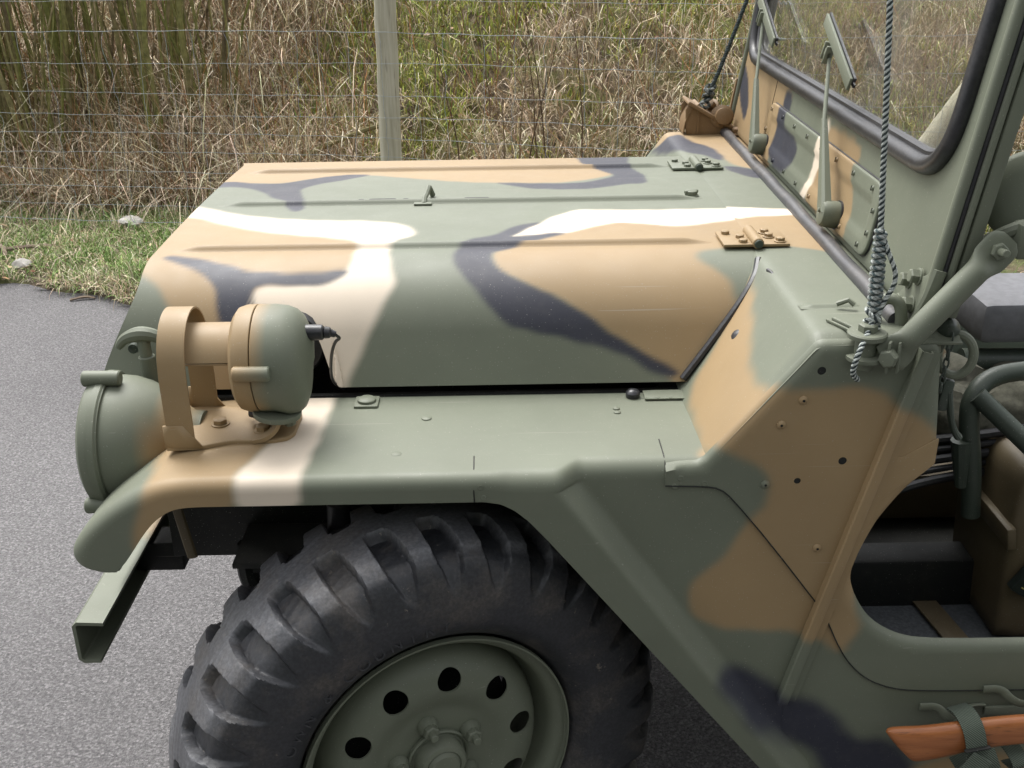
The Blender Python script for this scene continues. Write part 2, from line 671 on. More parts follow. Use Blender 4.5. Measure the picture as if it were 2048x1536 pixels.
def plate(outer, holes, fr, th, h=0.02, rnd=0.0, disp=None, seg=None, roundmask=None):
    """sheet-metal plate: outline in (u,v), frame fr=(O,eu,ev), front towards eu x ev, rounded front edge"""
    O, eu, ev = [np.asarray(a, float) for a in fr]
    en = np.cross(eu, ev)
    seg = seg or h
    outer = resample_keep(outer, seg)
    holes = [resample_keep(x, min(seg, 0.004)) for x in holes]
    rings = () if rnd <= 0 else (rnd*0.12, rnd*0.4, rnd)
    v, f, loops = cdt(outer, holes, h, rings)
    inset = np.zeros(len(v))
    if rnd > 0:
        d = np.min([seg_dist(v, l) for l in loops[:1]], axis=0)
        q = np.clip(rnd-d, 0, rnd)
        inset = rnd-np.sqrt(np.maximum(0, rnd*rnd-q*q))
        if roundmask is not None:
            inset *= roundmask(v)
    dz = disp(v) if disp is not None else np.zeros(len(v))
    front = O+v[:, :1]*eu+v[:, 1:]*ev+(dz-inset)[:, None]*en
    back = O+v[:, :1]*eu+v[:, 1:]*ev+(dz-th)[:, None]*en
    n = len(v)
    F = f.tolist()+(f[:, ::-1]+n).tolist()
    ed = {}
    for t in f:
        for a, b in ((t[0], t[1]), (t[1], t[2]), (t[2], t[0])):
            ed[(a, b)] = 1
    for (a, b) in ed:
        if (b, a) not in ed:
            F.append((int(b), int(a), int(a+n), int(b+n)))
    return np.concatenate([front, back]), F

def rib_strip(p0, p1, width, height, nrm, taper=0.06, n=40, surf=None):
    """raised bead with faded ends; surf maps (along, across) to a point and normal"""
    p0, p1, nrm = [np.asarray(a, float) for a in (p0, p1, nrm)]
    L = np.linalg.norm(p1-p0)
    d = (p1-p0)/L
    s = np.cross(nrm, d)
    ts = np.linspace(0, 1, n)
    cs = np.linspace(-1, 1, 9)
    G = np.zeros((n, 9, 3))
    for i, t in enumerate(ts):
        e = min(t*L, (1-t)*L)/taper
        k = min(1, max(0, e))
        k = k*k*(3-2*k)
        for j, c in enumerate(cs):
            hgt = height*k*(0.5+0.5*math.cos(math.pi*c))-0.0008
            G[i, j] = p0+d*t*L+s*c*width/2+nrm*hgt
    return G

# ------------------------------------------------------------------ camouflage paint scheme (vehicle space)
def smoothstep(a, b, x):
    t = np.clip((x-a)/(b-a), 0, 1)
    return t*t*(3-2*t)

HOOD_R, HOOD_YC, HOOD_ZT = 0.160, -0.322, 1.090
def hood_section(t):
    """arc length from the centre line (positive to the near side) -> y, z"""
    t = np.asarray(t, float)
    sg = np.sign(t)
    a = np.abs(t)
    near = t > 0
    flat = np.where(near, -HOOD_YC, 0.440)
    R = np.where(near, HOOD_R, 0.075)
    y = np.minimum(a, flat)
    z = HOOD_ZT-0.006*y**2/0.365**2
    ang_max = np.where(near, RAD(66), RAD(78))
    arc = np.clip((a-flat)/R, 0, ang_max)
    y = y+R*np.sin(arc)
    z = z-R*(1-np.cos(arc))
    rest = np.maximum(0, a-flat-R*ang_max)
    y = y+rest*np.cos(ang_max)
    z = z-rest*np.sin(ang_max)
    return -sg*y, z

def hood_t(P):
    """inverse: position -> arc length"""
    tt = np.linspace(-0.75, 0.75, 1501)
    y, z = hood_section(tt)
    S = np.stack([y, z], 1)
    out = np.empty(len(P))
    for i in range(0, len(P), 4000):
        q = P[i:i+4000, 1:3]
        d = ((q[:, None]-S[None])**2).sum(2)
        out[i:i+4000] = tt[d.argmin(1)]
    return out

def par_hood(P):
    return np.stack([P[:, 0], hood_t(P)], 1)
def par_fender(P):
    top = P[:, 2] > 0.872
    s = np.where(top, P[:, 1], -0.772-(0.895-P[:, 2]))
    s = np.where(top, np.maximum(s, -0.80), s)
    return np.stack([P[:, 0], s], 1)
def par_side(P):
    return np.stack([P[:, 0], P[:, 2]], 1)
def par_top(P):
    return np.stack([P[:, 0]+0.0*P[:, 2], P[:, 1]-0.0*P[:, 2]], 1)
def par_yz(P):
    return np.stack([P[:, 1], P[:, 2]], 1)
PAR = {'hood': par_hood, 'fender': par_fender, 'side': par_side, 'cowl': par_top, 'wind': par_yz,
       'lamp': par_side, 'head': par_side, 'bump': par_top}
CAMO_BASE = {'hood': 'G', 'fender': 'G', 'side': 'G', 'cowl': 'G', 'wind': 'G', 'lamp': 'G', 'head': 'G', 'bump': 'G'}
CAMO = {
    'hood': [
        ('T', 0.01, [(-0.527, -0.205), (-0.468, -0.211), (-0.378, -0.194), (-0.32, -0.242), (-0.236, -0.285), (-0.19, -0.276), (-0.063, -0.217), (0.026, -0.184), (0.103, -0.169), (0.21, -0.16), (0.287, -0.18), (0.34, -0.223), (0.358, -0.254), (0.326, -0.315), (0.292, -0.406), (0.29, -0.553), (-0.545, -0.619), (-0.561, -0.414)]),
        ('K', 0.006, [(-0.528, -0.165), (-0.507, -0.235), (-0.445, -0.204), (-0.378, -0.194), (-0.329, -0.232), (-0.259, -0.281), (-0.197, -0.282), (-0.187, -0.27), (-0.23, -0.235), (-0.289, -0.187), (-0.317, -0.155), (-0.32, -0.113), (-0.3, -0.041), (-0.285, 0.022), (-0.294, 0.056), (-0.313, 0.047), (-0.33, 0.007), (-0.332, -0.03), (-0.368, -0.062), (-0.399, -0.114), (-0.435, -0.159), (-0.481, -0.172)]),
        ('K', 0.007, [(0.086, -0.175), (0.156, -0.116), (0.229, -0.097), (0.292, -0.097), (0.37, -0.139), (0.413, -0.141), (0.424, -0.185), (0.421, -0.249), (0.401, -0.297), (0.401, -0.377), (0.426, -0.542), (0.377, -0.486), (0.343, -0.448), (0.31, -0.491), (0.285, -0.523), (0.291, -0.387), (0.309, -0.322), (0.344, -0.261), (0.356, -0.233), (0.338, -0.202), (0.309, -0.173), (0.264, -0.156), (0.189, -0.157), (0.124, -0.167)]),
        ('T', 0.012, [(-0.545, 0.048), (-0.456, 0.108), (-0.386, 0.167), (-0.303, 0.206), (-0.226, 0.229), (-0.155, 0.252), (-0.147, 0.287), (-0.15, 0.347), (-0.157, 0.392), (-0.193, 0.419), (-0.309, 0.427), (-0.316, 0.446), (-0.298, 0.49), (-0.278, 0.541), (-0.267, 0.624), (-0.378, 0.622), (-0.398, 0.555), (-0.422, 0.501), (-0.449, 0.453), (-0.485, 0.405), (-0.535, 0.368), (-0.559, 0.375), (-0.545, 0.23)]),
        ('C', 0.014, [(-0.547, -0.036), (-0.451, 0.046), (-0.362, 0.096), (-0.262, 0.119), (-0.146, 0.13), (-0.087, 0.154), (-0.053, 0.198), (-0.056, 0.233), (-0.086, 0.252), (-0.092, 0.299), (-0.091, 0.358), (-0.078, 0.402), (-0.077, 0.42), (-0.091, 0.45), (-0.107, 0.485), (-0.126, 0.527), (-0.145, 0.563), (-0.163, 0.617), (-0.266, 0.615), (-0.282, 0.532), (-0.306, 0.482), (-0.316, 0.446), (-0.314, 0.423), (-0.268, 0.419), (-0.226, 0.421), (-0.193, 0.415), (-0.165, 0.4), (-0.156, 0.383), (-0.151, 0.341), (-0.149, 0.281), (-0.158, 0.251), (-0.226, 0.229), (-0.303, 0.206), (-0.386, 0.167), (-0.456, 0.108), (-0.543, 0.055)]),
        ('K', 0.009, [(-0.482, 0.331), (-0.469, 0.326), (-0.436, 0.335), (-0.397, 0.353), (-0.36, 0.37), (-0.323, 0.387), (-0.271, 0.391), (-0.221, 0.391), (-0.179, 0.386), (-0.155, 0.389), (-0.16, 0.401), (-0.193, 0.416), (-0.226, 0.423), (-0.268, 0.419), (-0.308, 0.42), (-0.313, 0.427), (-0.314, 0.446), (-0.306, 0.469), (-0.302, 0.499), (-0.364, 0.498), (-0.37, 0.454), (-0.379, 0.421), (-0.396, 0.396), (-0.423, 0.374), (-0.457, 0.355), (-0.477, 0.345)]),
        ('T', 0.011, [(0.089, 0.337), (0.113, 0.317), (0.17, 0.263), (0.212, 0.235), (0.25, 0.206), (0.29, 0.169), (0.338, 0.158), (0.383, 0.174), (0.436, 0.197), (0.495, 0.177), (0.549, 0.143), (0.656, 0.135), (0.601, 0.463), (0.401, 0.627), (0.373, 0.576), (0.317, 0.537), (0.275, 0.51), (0.234, 0.474), (0.186, 0.443), (0.128, 0.416), (0.093, 0.379)]),
        ('C', 0.008, [(0.12, 0.248), (0.134, 0.228), (0.158, 0.191), (0.188, 0.149), (0.218, 0.102), (0.249, 0.074), (0.298, 0.074), (0.395, 0.083), (0.493, 0.082), (0.592, 0.073), (0.577, 0.145), (0.515, 0.172), (0.475, 0.19), (0.436, 0.2), (0.391, 0.185), (0.337, 0.165), (0.294, 0.179), (0.249, 0.215), (0.212, 0.235), (0.17, 0.236)]),
        ('K', 0.009, [(0.017, 0.361), (0.031, 0.308), (0.044, 0.253), (0.085, 0.244), (0.111, 0.201), (0.144, 0.17), (0.185, 0.149), (0.158, 0.194), (0.134, 0.231), (0.12, 0.248), (0.171, 0.233), (0.203, 0.225), (0.223, 0.233), (0.202, 0.247), (0.169, 0.269), (0.146, 0.297), (0.113, 0.323), (0.089, 0.337), (0.086, 0.36), (0.103, 0.389), (0.128, 0.416), (0.164, 0.432), (0.186, 0.443), (0.199, 0.455), (0.234, 0.474), (0.257, 0.492), (0.275, 0.51), (0.3, 0.522), (0.317, 0.537), (0.347, 0.552), (0.376, 0.57), (0.4, 0.583), (0.384, 0.592), (0.37, 0.587), (0.343, 0.575), (0.311, 0.554), (0.28, 0.541), (0.242, 0.53), (0.195, 0.517), (0.146, 0.506), (0.123, 0.503), (0.1, 0.488), (0.085, 0.468), (0.062, 0.435), (0.044, 0.414), (0.031, 0.391)]),
        ('G', 0.014, [(0.435, 0.363), (0.448, 0.345), (0.476, 0.333), (0.521, 0.328), (0.555, 0.332), (0.567, 0.403), (0.553, 0.444), (0.517, 0.479), (0.494, 0.463), (0.491, 0.438), (0.485, 0.418), (0.466, 0.395), (0.445, 0.38)]),
    ],
    'fender': [
        ('T', 0.014, [(-0.262, -0.439), (-0.251, -0.523), (-0.245, -0.599), (-0.254, -0.698), (-0.277, -0.763), (-0.275, -0.772), (-0.284, -0.826), (-0.375, -0.824), (-0.435, -0.89), (-0.438, -0.869), (-0.42, -0.815), (-0.41, -0.787), (-0.407, -0.775), (-0.413, -0.705), (-0.506, -0.429)]),
        ('C', 0.012, [(-0.177, -0.464), (-0.174, -0.514), (-0.176, -0.591), (-0.179, -0.677), (-0.184, -0.742), (-0.183, -0.774), (-0.19, -0.824), (-0.283, -0.822), (-0.275, -0.772), (-0.277, -0.763), (-0.254, -0.698), (-0.244, -0.649), (-0.245, -0.599), (-0.251, -0.523), (-0.259, -0.461)]),
        ('T', 0.013, [(0.474, -0.661), (0.485, -0.655), (0.529, -0.659), (0.57, -0.655), (0.612, -0.658), (0.64, -0.667), (0.659, -0.686), (0.673, -0.689), (0.701, -0.707), (0.717, -0.725), (0.753, -0.758), (0.74, -0.815), (0.67, -0.898), (0.642, -0.977), (0.639, -1.032), (0.654, -1.072), (0.638, -1.099), (0.628, -1.112), (0.611, -1.108), (0.591, -1.085), (0.559, -1.074), (0.497, -1.068), (0.437, -1.063), (0.399, -1.048), (0.384, -1.018), (0.381, -0.986), (0.41, -0.957), (0.437, -0.923), (0.458, -0.883), (0.473, -0.857), (0.484, -0.847), (0.492, -0.818), (0.485, -0.792), (0.461, -0.772), (0.432, -0.759), (0.406, -0.749), (0.378, -0.739)]),
        ('K', 0.02, [(0.428, -1.146), (0.438, -1.134), (0.46, -1.133), (0.488, -1.143), (0.518, -1.166), (0.538, -1.187), (0.571, -1.199), (0.61, -1.215), (0.635, -1.24), (0.65, -1.268), (0.675, -1.289), (0.718, -1.286), (0.774, -1.333), (0.794, -1.421), (0.642, -1.417), (0.615, -1.325), (0.581, -1.303), (0.54, -1.274), (0.496, -1.244), (0.465, -1.2), (0.437, -1.161)]),
        ('T', 0.018, [(0.755, -1.376), (0.799, -1.334), (0.872, -1.325), (0.995, -1.317), (1.024, -1.471), (0.766, -1.465)]),
    ],
    'cowl': [
        ('T', 0.012, [(0.521, -0.377), (0.518, -0.482), (0.507, -0.502), (0.497, -0.562), (0.485, -0.603), (0.474, -0.68), (0.474, -0.715), (0.482, -0.767), (0.414, -0.769), (0.398, -0.736), (0.4, -0.666), (0.401, -0.539), (0.461, -0.498)]),
        ('C', 0.006, [(0.539, -0.045), (0.588, -0.07), (0.635, -0.077), (0.686, -0.092), (0.687, -0.133), (0.621, -0.136), (0.574, -0.137), (0.551, -0.15), (0.533, -0.084)]),
        ('T', 0.008, [(0.532, -0.088), (0.551, -0.15), (0.574, -0.137), (0.621, -0.136), (0.688, -0.129), (0.69, -0.268), (0.688, -0.397), (0.672, -0.384), (0.653, -0.363), (0.617, -0.337), (0.576, -0.331), (0.542, -0.341), (0.537, -0.25)]),
        ('T', 0.01, [(0.528, 0.844), (0.6, 0.822), (0.767, 0.808), (0.726, 0.31), (0.697, 0.276), (0.656, 0.279), (0.631, 0.349), (0.625, 0.457), (0.566, 0.491), (0.504, 0.75)]),
        ('K', 0.01, [(0.503, 0.742), (0.517, 0.706), (0.541, 0.678), (0.579, 0.709), (0.584, 0.595), (0.624, 0.529), (0.628, 0.474), (0.633, 0.382), (0.613, 0.367), (0.593, 0.436), (0.554, 0.468), (0.52, 0.59)]),
        ('K', 0.008, [(0.61, 0.308), (0.639, 0.301), (0.673, 0.267), (0.697, 0.215), (0.701, 0.172), (0.667, 0.174), (0.636, 0.21), (0.615, 0.266)]),
    ],
    'side': [
        ('T', 0.013, [(0.474, 1.006), (0.485, 1.012), (0.529, 1.008), (0.57, 1.012), (0.611, 1.01), (0.64, 1.001), (0.658, 0.982), (0.673, 0.979), (0.7, 0.96), (0.716, 0.942), (0.753, 0.91), (0.739, 0.853), (0.67, 0.769), (0.641, 0.69), (0.638, 0.635), (0.654, 0.596), (0.637, 0.569), (0.627, 0.556), (0.611, 0.56), (0.591, 0.583), (0.559, 0.594), (0.497, 0.599), (0.436, 0.604), (0.399, 0.62), (0.384, 0.649), (0.381, 0.681), (0.41, 0.71), (0.437, 0.744), (0.457, 0.785), (0.473, 0.811), (0.484, 0.821), (0.491, 0.85), (0.485, 0.876), (0.461, 0.896), (0.432, 0.909), (0.406, 0.919), (0.377, 0.929)]),
        ('K', 0.02, [(0.428, 0.522), (0.438, 0.534), (0.46, 0.535), (0.488, 0.525), (0.518, 0.501), (0.538, 0.481), (0.571, 0.468), (0.609, 0.452), (0.635, 0.428), (0.65, 0.399), (0.675, 0.379), (0.718, 0.382), (0.774, 0.335), (0.794, 0.247), (0.642, 0.251), (0.615, 0.343), (0.581, 0.365), (0.54, 0.394), (0.496, 0.424), (0.464, 0.468), (0.437, 0.507)]),
        ('T', 0.018, [(0.754, 0.292), (0.799, 0.334), (0.872, 0.343), (0.994, 0.351), (1.023, 0.197), (0.766, 0.203)]),
    ],
    'wind': [
        ('T', 0.007, [(0.923, 1.011), (0.828, 1.331), (0.506, 1.271), (0.198, 1.271), (0.216, 1.232), (0.233, 1.181), (0.253, 1.122), (0.276, 1.072), (0.562, 1.058)]),
        ('K', 0.006, [(0.842, 1.279), (0.693, 1.247), (0.613, 1.197), (0.591, 1.158), (0.603, 1.135), (0.671, 1.157), (0.739, 1.19)]),
        ('K', 0.007, [(0.272, 1.265), (0.199, 1.263), (0.203, 1.22), (0.189, 1.194), (0.104, 1.191), (0.058, 1.177), (0.062, 1.152), (0.108, 1.115), (0.158, 1.104), (0.237, 1.112), (0.28, 1.132), (0.258, 1.172), (0.265, 1.21)]),
        ('T', 0.006, [(-0.08, 1.257), (-0.301, 1.256), (-0.315, 1.232), (-0.306, 1.207), (-0.356, 1.164), (-0.359, 1.133), (-0.359, 1.095), (-0.073, 1.097), (-0.097, 1.142), (-0.11, 1.18)]),
        ('C', 0.004, [(-0.079, 1.259), (-0.108, 1.258), (-0.106, 1.213), (-0.113, 1.181), (-0.1, 1.143), (-0.081, 1.1), (-0.032, 1.096), (-0.068, 1.135), (-0.073, 1.172), (-0.069, 1.206)]),
    ],
    'lamp': [
        ('T', 0.008, [(-0.229, 1.12), (-0.244, 1.091), (-0.247, 1.068), (-0.253, 1.034), (-0.26, 1.005), (-0.26, 0.979), (-0.251, 0.945), (-0.334, 0.926), (-0.309, 1.133)]),
    ],
    'head': [
        ('T', 0.012, [(-0.417, 0.973), (-0.394, 0.985), (-0.379, 0.876), (-0.463, 0.825), (-0.438, 0.894)]),
    ],
    'bump': [
        ('T', 0.015, [(-0.578, -0.414), (-0.568, -0.369), (-0.536, -0.333), (-0.501, -0.408), (-0.544, -0.45)]),
    ],
}


def camo_color(kind, P):
    P = np.asarray(P, float)
    if kind in PAINTS:
        return np.tile(PAINTS[kind], (len(P), 1))
    q = PAR[kind](P)
    wob = 0.0012*np.stack([np.sin(q[:, 0]*61+q[:, 1]*23)+np.sin(q[:, 1]*97+1.3), np.sin(q[:, 1]*71-q[:, 0]*37)+np.sin(q[:, 0]*103)], 1)
    q = q+wob
    c = np.tile(PAINTS[CAMO_BASE[kind]], (len(P), 1)).astype(float)
    for col, soft, poly in CAMO.get(kind, []):
        poly = smooth_closed(np.array(poly, float), 2)
        lo, hi = poly.min(0)-0.05, poly.max(0)+0.05
        m = ((q >= lo) & (q <= hi)).all(1)
        if not m.any():
            continue
        qq = q[m]
        d = seg_dist(qq, poly)
        d = np.where(inside(qq, poly), -d, d)
        a = 1-smoothstep(-soft*0.75, soft*0.75, d)
        c[m] = c[m]*(1-a[:, None])+PAINTS[col]*a[:, None]
    return c


# ------------------------------------------------------------------ the jeep
JEEP = empty('military_jeep', 'camouflage painted open military jeep parked on the asphalt', 'jeep', (0, 0, 0))
XF, XH = -0.505, 0.549          # hood front edge, hinge line

def hood_xfront(t):
    """front edge runs forward as it drops down the side"""
    a = np.abs(t)
    return XF-0.062*smoothstep(0.40, 0.62, a)
def hood_xrear(t):
    a = np.abs(t)
    y, z = hood_section(t)
    zz = np.minimum(z, 1.086)
    return np.where(a < 0.411, XH-0.003-0.009*smoothstep(0.33, 0.411, a), XH-0.012-(1.060-zz).clip(0)*0.84)
T_BOT = 0.322+HOOD_R*RAD(66)+0.090
def hood_tbot(x):
    """lower edge, with the cut-out behind the drive lamp"""
    cut = smoothstep(-0.345, -0.305, x)*(1-smoothstep(-0.215, -0.165, x))
    return T_BOT-0.100*cut

def make_hood():
    nu, nw = 190, 60
    # near side half-lines: top grid and side grid joined in one parameter grid
    tt_top = np.linspace(-T_BOT, 0.40, 120)
    w = np.linspace(0, 1, 46)[1:]
    us = np.linspace(0, 1, nu)
    G = np.zeros((nu, len(tt_top)+len(w), 3))
    Tt = np.concatenate([tt_top, np.zeros(len(w))])
    for i, u in enumerate(us):
        t = Tt.copy()
        t[len(tt_top):] = 0.40+w*(T_BOT-0.40)
        for _ in range(12):
            xf, xr = hood_xfront(t), hood_xrear(t)
            x = xf+(xr-xf)*u
            tb = hood_tbot(x[len(tt_top):])
            t[len(tt_top):] = 0.40+w*(tb-0.40)
        y, z = hood_section(t)
        G[i] = np.stack([x, y, z], 1)
    V, F = shell(G[:, ::-1], 0.0025)
    return build('hood', V, F, M['camo'], JEEP, 'hood')
hood = make_hood()

def hood_top_z(y):
    return HOOD_ZT-0.006*min(abs(y), 0.43)**2/0.365**2
for yy, x0, x1 in ((0.318, -0.490, 0.505), (0.0, -0.480, 0.525), (-0.297, -0.490, 0.490)):
    G = rib_strip((x0, yy, hood_top_z(yy)), (x1, yy, hood_top_z(yy)), 0.026, 0.0095, (0, 0, 1), 0.07, 150)
    n, m, _ = G.shape
    build('hood_rib', G.reshape(-1, 3), grid_faces(n, m), M['camo'], hood, 'hood')

# slots and latch hardware on the centre rib
for x0, x1, w in ((-0.165, -0.110, 0.013), (-0.187, -0.176, 0.009), (-0.096, -0.085, 0.009), (0.030, 0.080, 0.010)):
    o = round_poly([(x0, -w/2), (x1, -w/2), (x1, w/2), (x0, w/2)], w*0.45)
    V, F = plate(o, [], ((0, 0.032, hood_top_z(0.03)+0.0010), (1, 0, 0), (0, 1, 0)), 0.0015, 0.02)
    build('slot', V, F, M['blackout'], hood)
mb = MB()
mb.add(*tube(smooth_open([(-0.050, -0.012, 1.091), (-0.050, 0.002, 1.099), (-0.047, 0.016, 1.102), (-0.044, 0.030, 1.109), (-0.043, 0.040, 1.113), (-0.041, 0.048, 1.108), (-0.036, 0.054, 1.092)], 2), 0.0058, 8))
mb.add(*box((-0.052, -0.016, 1.0925), (0.036, 0.016, 0.004), 0.0015))
mb.build('hood_catch', M['camo'], hood, 'G')
mb = MB()
mb.add(*hexbolt((0.492, 0.022, 1.090), (0, 0, 1), 0.013, 0.010, 0.016, 7))
mb.add(*box((0.492, 0.022, 1.099), (0.030, 0.010, 0.008), 0.003, rotm('Z', 20)))
mb.build('hood_stop', M['camo'], hood, 'G')

def hinge(y0):
    z = hood_top_z(y0)+0.003
    out = None
    for sx, name in ((-1, 'a'), (1, 'b')):
        w = 0.053 if sx < 0 else 0.050
        xs = XH+sx*(0.006+w/2)
        b = MB()
        b.add(*box((xs, y0, z+0.0025), (w, 0.084, 0.0050), 0.0010))
        hc = 'G' if y0 > 0 else 'T'
        leaf = b.build('hinge', M['camo'], JEEP, hc)
        for k, (dx, dy) in enumerate(((-0.012, 0.026), (0.009, 0.0), (0.009 if sx < 0 else 0.022, -0.028))):
            if sx > 0:
                dx = (-0.006, -0.004, 0.010)[k]
            bb = MB().add(*hexbolt((xs+dx, y0+dy, z+0.005), (0, 0, 1), 0.0078, 0.0062, 0.0105 if sx > 0 else 0.0, 6, k*0.7))
            bb.build('bolt', M['camo'], leaf, hc)
        if sx < 0:
            bb = MB().add(*cyl((XH, y0-0.046, z+0.0065), (XH, y0+0.043, z+0.0065), 0.0098, None, 16, 0.0015))
            bb.build('hinge_barrel', M['camo'], leaf, hc)
            bb = MB().add(*cyl((XH, y0-0.0505, z+0.0065), (XH, y0-0.045, z+0.0065), 0.0075, None, 12, 0.001))
            bb.build('hinge_pin', M['darkgreen'], leaf)
hinge(0.306)
hinge(-0.300)

# rubber T-handle hood latch on the front corner
def t_latch():
    root = MB()
    x, y = -0.478, -0.494
    p = [(-0.522, y-0.010, 0.985), (-0.508, y-0.014, 1.003), (-0.485, y-0.016, 1.011), (-0.462, y-0.016, 1.010), (-0.446, y-0.014, 1.000)]
    root.add(*tube(smooth_open(p, 2), np.concatenate([[0.0035], np.linspace(0.006, 0.0125, 8), np.linspace(0.0125, 0.008, 8)])[:len(smooth_open(p, 2))], 10))
    o = root.build('latch_handle', M['camo'], JEEP, 'G')
    b = MB().add(*tube([(x, y-0.010, 1.004), (x, y-0.013, 0.990), (x+0.001, y-0.013, 0.965)], [0.012, 0.0105, 0.0105], 12))
    b.add(*cyl((x+0.001, y-0.013, 0.972), (x+0.003, y-0.010, 0.885), 0.0135, 0.0120, 14, 0.002))
    b.build('latch_strap', M['camo'], o, 'G')
    for dx in (-0.022, 0.030):
        b = MB().add(*lathe([(0, 0), (0, 0.009), (0.008, 0.008), (0.010, 0.004), (0.010, 0)], (x+dx, y+0.002, 0.980), (0, -1, 0.1), 12))
        b.build('latch_clip', M['darkgreen'], o)
t_latch()

# rubber hood bumpers
for p, d in (((0.317, -0.527, 0.897), (0, 0, 1)),):
    MB().add(*lathe([(-0.004, 0), (-0.004, 0.0115), (0.003, 0.012), (0.007, 0.009), (0.009, 0.004), (0.0092, 0)], p, d, 18)).build('hood_bumper', M['rubber'], JEEP)
MB().add(*lathe([(-0.004, 0), (-0.004, 0.011), (0.006, 0.012), (0.012, 0.009), (0.014, 0.004), (0.0145, 0)], (0.487, -0.528, 0.9930), (-0.72, -0.20, 0.65), 18)).build('hood_bumper', M['rubber'], JEEP)
V, F = tube(smooth_open([(0.402, -0.505, 0.913), (0.447, -0.486, 0.967), (0.497, -0.458, 1.025), (0.528, -0.428, 1.062), (0.541, -0.385, 1.080)], 2), 0.0065, 8)
build('hood_seal', V, F, M['rubber'], JEEP)

# ---- front fender with wheel-arch skirt
ZT = 0.895
def arch_z(x):
    """lower edge of the skirt band behind the wheel"""
    xs = [-0.36, 0.075, 0.098, 0.118, 0.138, 0.165, 0.55, 0.65]
    zs = [0.855, 0.855, 0.851, 0.840, 0.822, 0.790, 0.300, 0.175]
    return np.interp(x, xs, zs)
RIDGE = ((0.153, 0.905), (0.545, 0.355))
def skirt_y(x, z):
    (xa, za), (xb, zb) = RIDGE
    L = math.hypot(xb-xa, zb-za)
    nx, nz = -(zb-za)/L, (xb-xa)/L          # up and to the rear
    d = (x-xa)*nx+(z-za)*nz
    return -0.800+0.034*smoothstep(-0.004, 0.030, d)

def make_fender():
    top = [(-0.30, ZT), (-0.36, ZT-0.001), (-0.405, 0.8855), (-0.45, 0.864), (-0.492, 0.832), (-0.520, 0.802), (-0.534, 0.778), (-0.532, 0.760), (-0.518, 0.748), (-0.495, 0.743), (-0.468, 0.746)]
    low = [(-0.30, 0.855), (-0.345, 0.855), (-0.373, 0.851), (-0.398, 0.834), (-0.418, 0.811), (-0.436, 0.785), (-0.449, 0.767), (-0.455, 0.760), (-0.459, 0.756), (-0.461, 0.754), (-0.463, 0.752)]
    k = 48
    tp = smooth_open(top, 3)
    lp = smooth_open(low, 3)
    ii = np.linspace(0, len(tp)-1, k)
    tp = np.stack([np.interp(ii, np.arange(len(tp)), tp[:, j]) for j in (0, 1)], 1)
    lp = np.stack([np.interp(ii, np.arange(len(lp)), lp[:, j]) for j in (0, 1)], 1)
    xs = np.arange(0.600, -0.2999, -0.006)
    stations = [((x, ZT), (x, float(arch_z(x)))) for x in xs]+[(tuple(a), tuple(b)) for a, b in zip(tp[1:], lp[1:])]
    n_top, n_roll, n_side = 26, 8, 64
    R = 0.026
    G = np.zeros((len(stations), n_top+n_roll+n_side, 3))
    for i, ((x, z), (lx, lz)) in enumerate(stations):
        if x > -0.2999:
            yo = float(skirt_y(x, ZT-0.03))
            yin = -0.508
            crown = 0.0
        else:
            yo = -0.800
            q = smoothstep(-0.375, -0.455, x) if i < len(xs)+30 else 1.0
            yin = -0.508-0.182*float(q)
        # direction down along the flange
        d = np.array([lx-x, lz-z])
        L = np.linalg.norm(d)
        d = d/L
        r = min(R, L*0.5)
        row = []
        for t in np.linspace(0, 1, n_top):
            row.append((x, yin+(yo+r-yin)*t, z-0.004*(1-t)**2))
        for a in np.linspace(0, math.pi/2, n_roll+1)[1:]:
            o = r*(1-math.cos(a))
            row.append((x+d[0]*o, yo+r-r*math.sin(a), z+d[1]*o))
        for t in np.linspace(0, 1, n_side+1)[1:]:
            o = r+(L-r)*t
            px, pz = x+d[0]*o, z+d[1]*o
            py = yo if x <= -0.2999 else float(skirt_y(px, pz))
            row.append((px, py, pz))
        G[i] = row
    V, F = shell(G, 0.0022)
    ob = build('front_fender', V, F, M['camo'], JEEP, 'fender', sharp=50)
    return ob
fender = make_fender()

# folded lip, seams, rivets and small plates on the fender
def seam(pts, w=0.0022, mat='blackout', name='seam', y=None):
    return tube(pts, w/2, 6)
mb = MB()
for (x, y) in ((-0.018, -0.600), (-0.055, -0.722), (0.285, -0.575), (0.285, -0.590)):
    r = 0.0085 if x < 0.2 else 0.006
    V, F = lathe([(-0.001, 0), (-0.001, r), (0.0012, r*0.9), (0.0022, r*0.55), (0.0024, 0)], (x, y, ZT-0.001), (0, 0, 1), 16)
    build('rivet', V, F, M['camo'], fender, 'fender')
V, F = plate(round_poly([(-0.139, -0.556), (-0.100, -0.556), (-0.100, -0.515), (-0.139, -0.515)], 0.003), [], ((0, 0, ZT+0.0015), (1, 0, 0), (0, 1, 0)), 0.004, 0.02, 0.001)
pad = build('pad_plate', V, F, M['camo'], fender, 'fender')
MB().add(*lathe([(-0.001, 0), (-0.001, 0.0155), (0.004, 0.0150), (0.006, 0.012), (0.0062, 0)], (-0.1195, -0.5355, ZT+0.0015), (0, 0, 1), 20)).build('pad_button', M['camo'], fender, 'fender')
# overlapping corner plate where the fender meets the cowl
V, F = plate([(0.335, -0.545), (0.398, -0.545), (0.410, -0.535), (0.412, -0.512), (0.335, -0.512)], [], ((0, 0, ZT+0.0025), (1, 0, 0), (0, 1, 0)), 0.003, 0.02, 0.001)
build('corner_plate', V, F, M['camo'], fender, 'G')
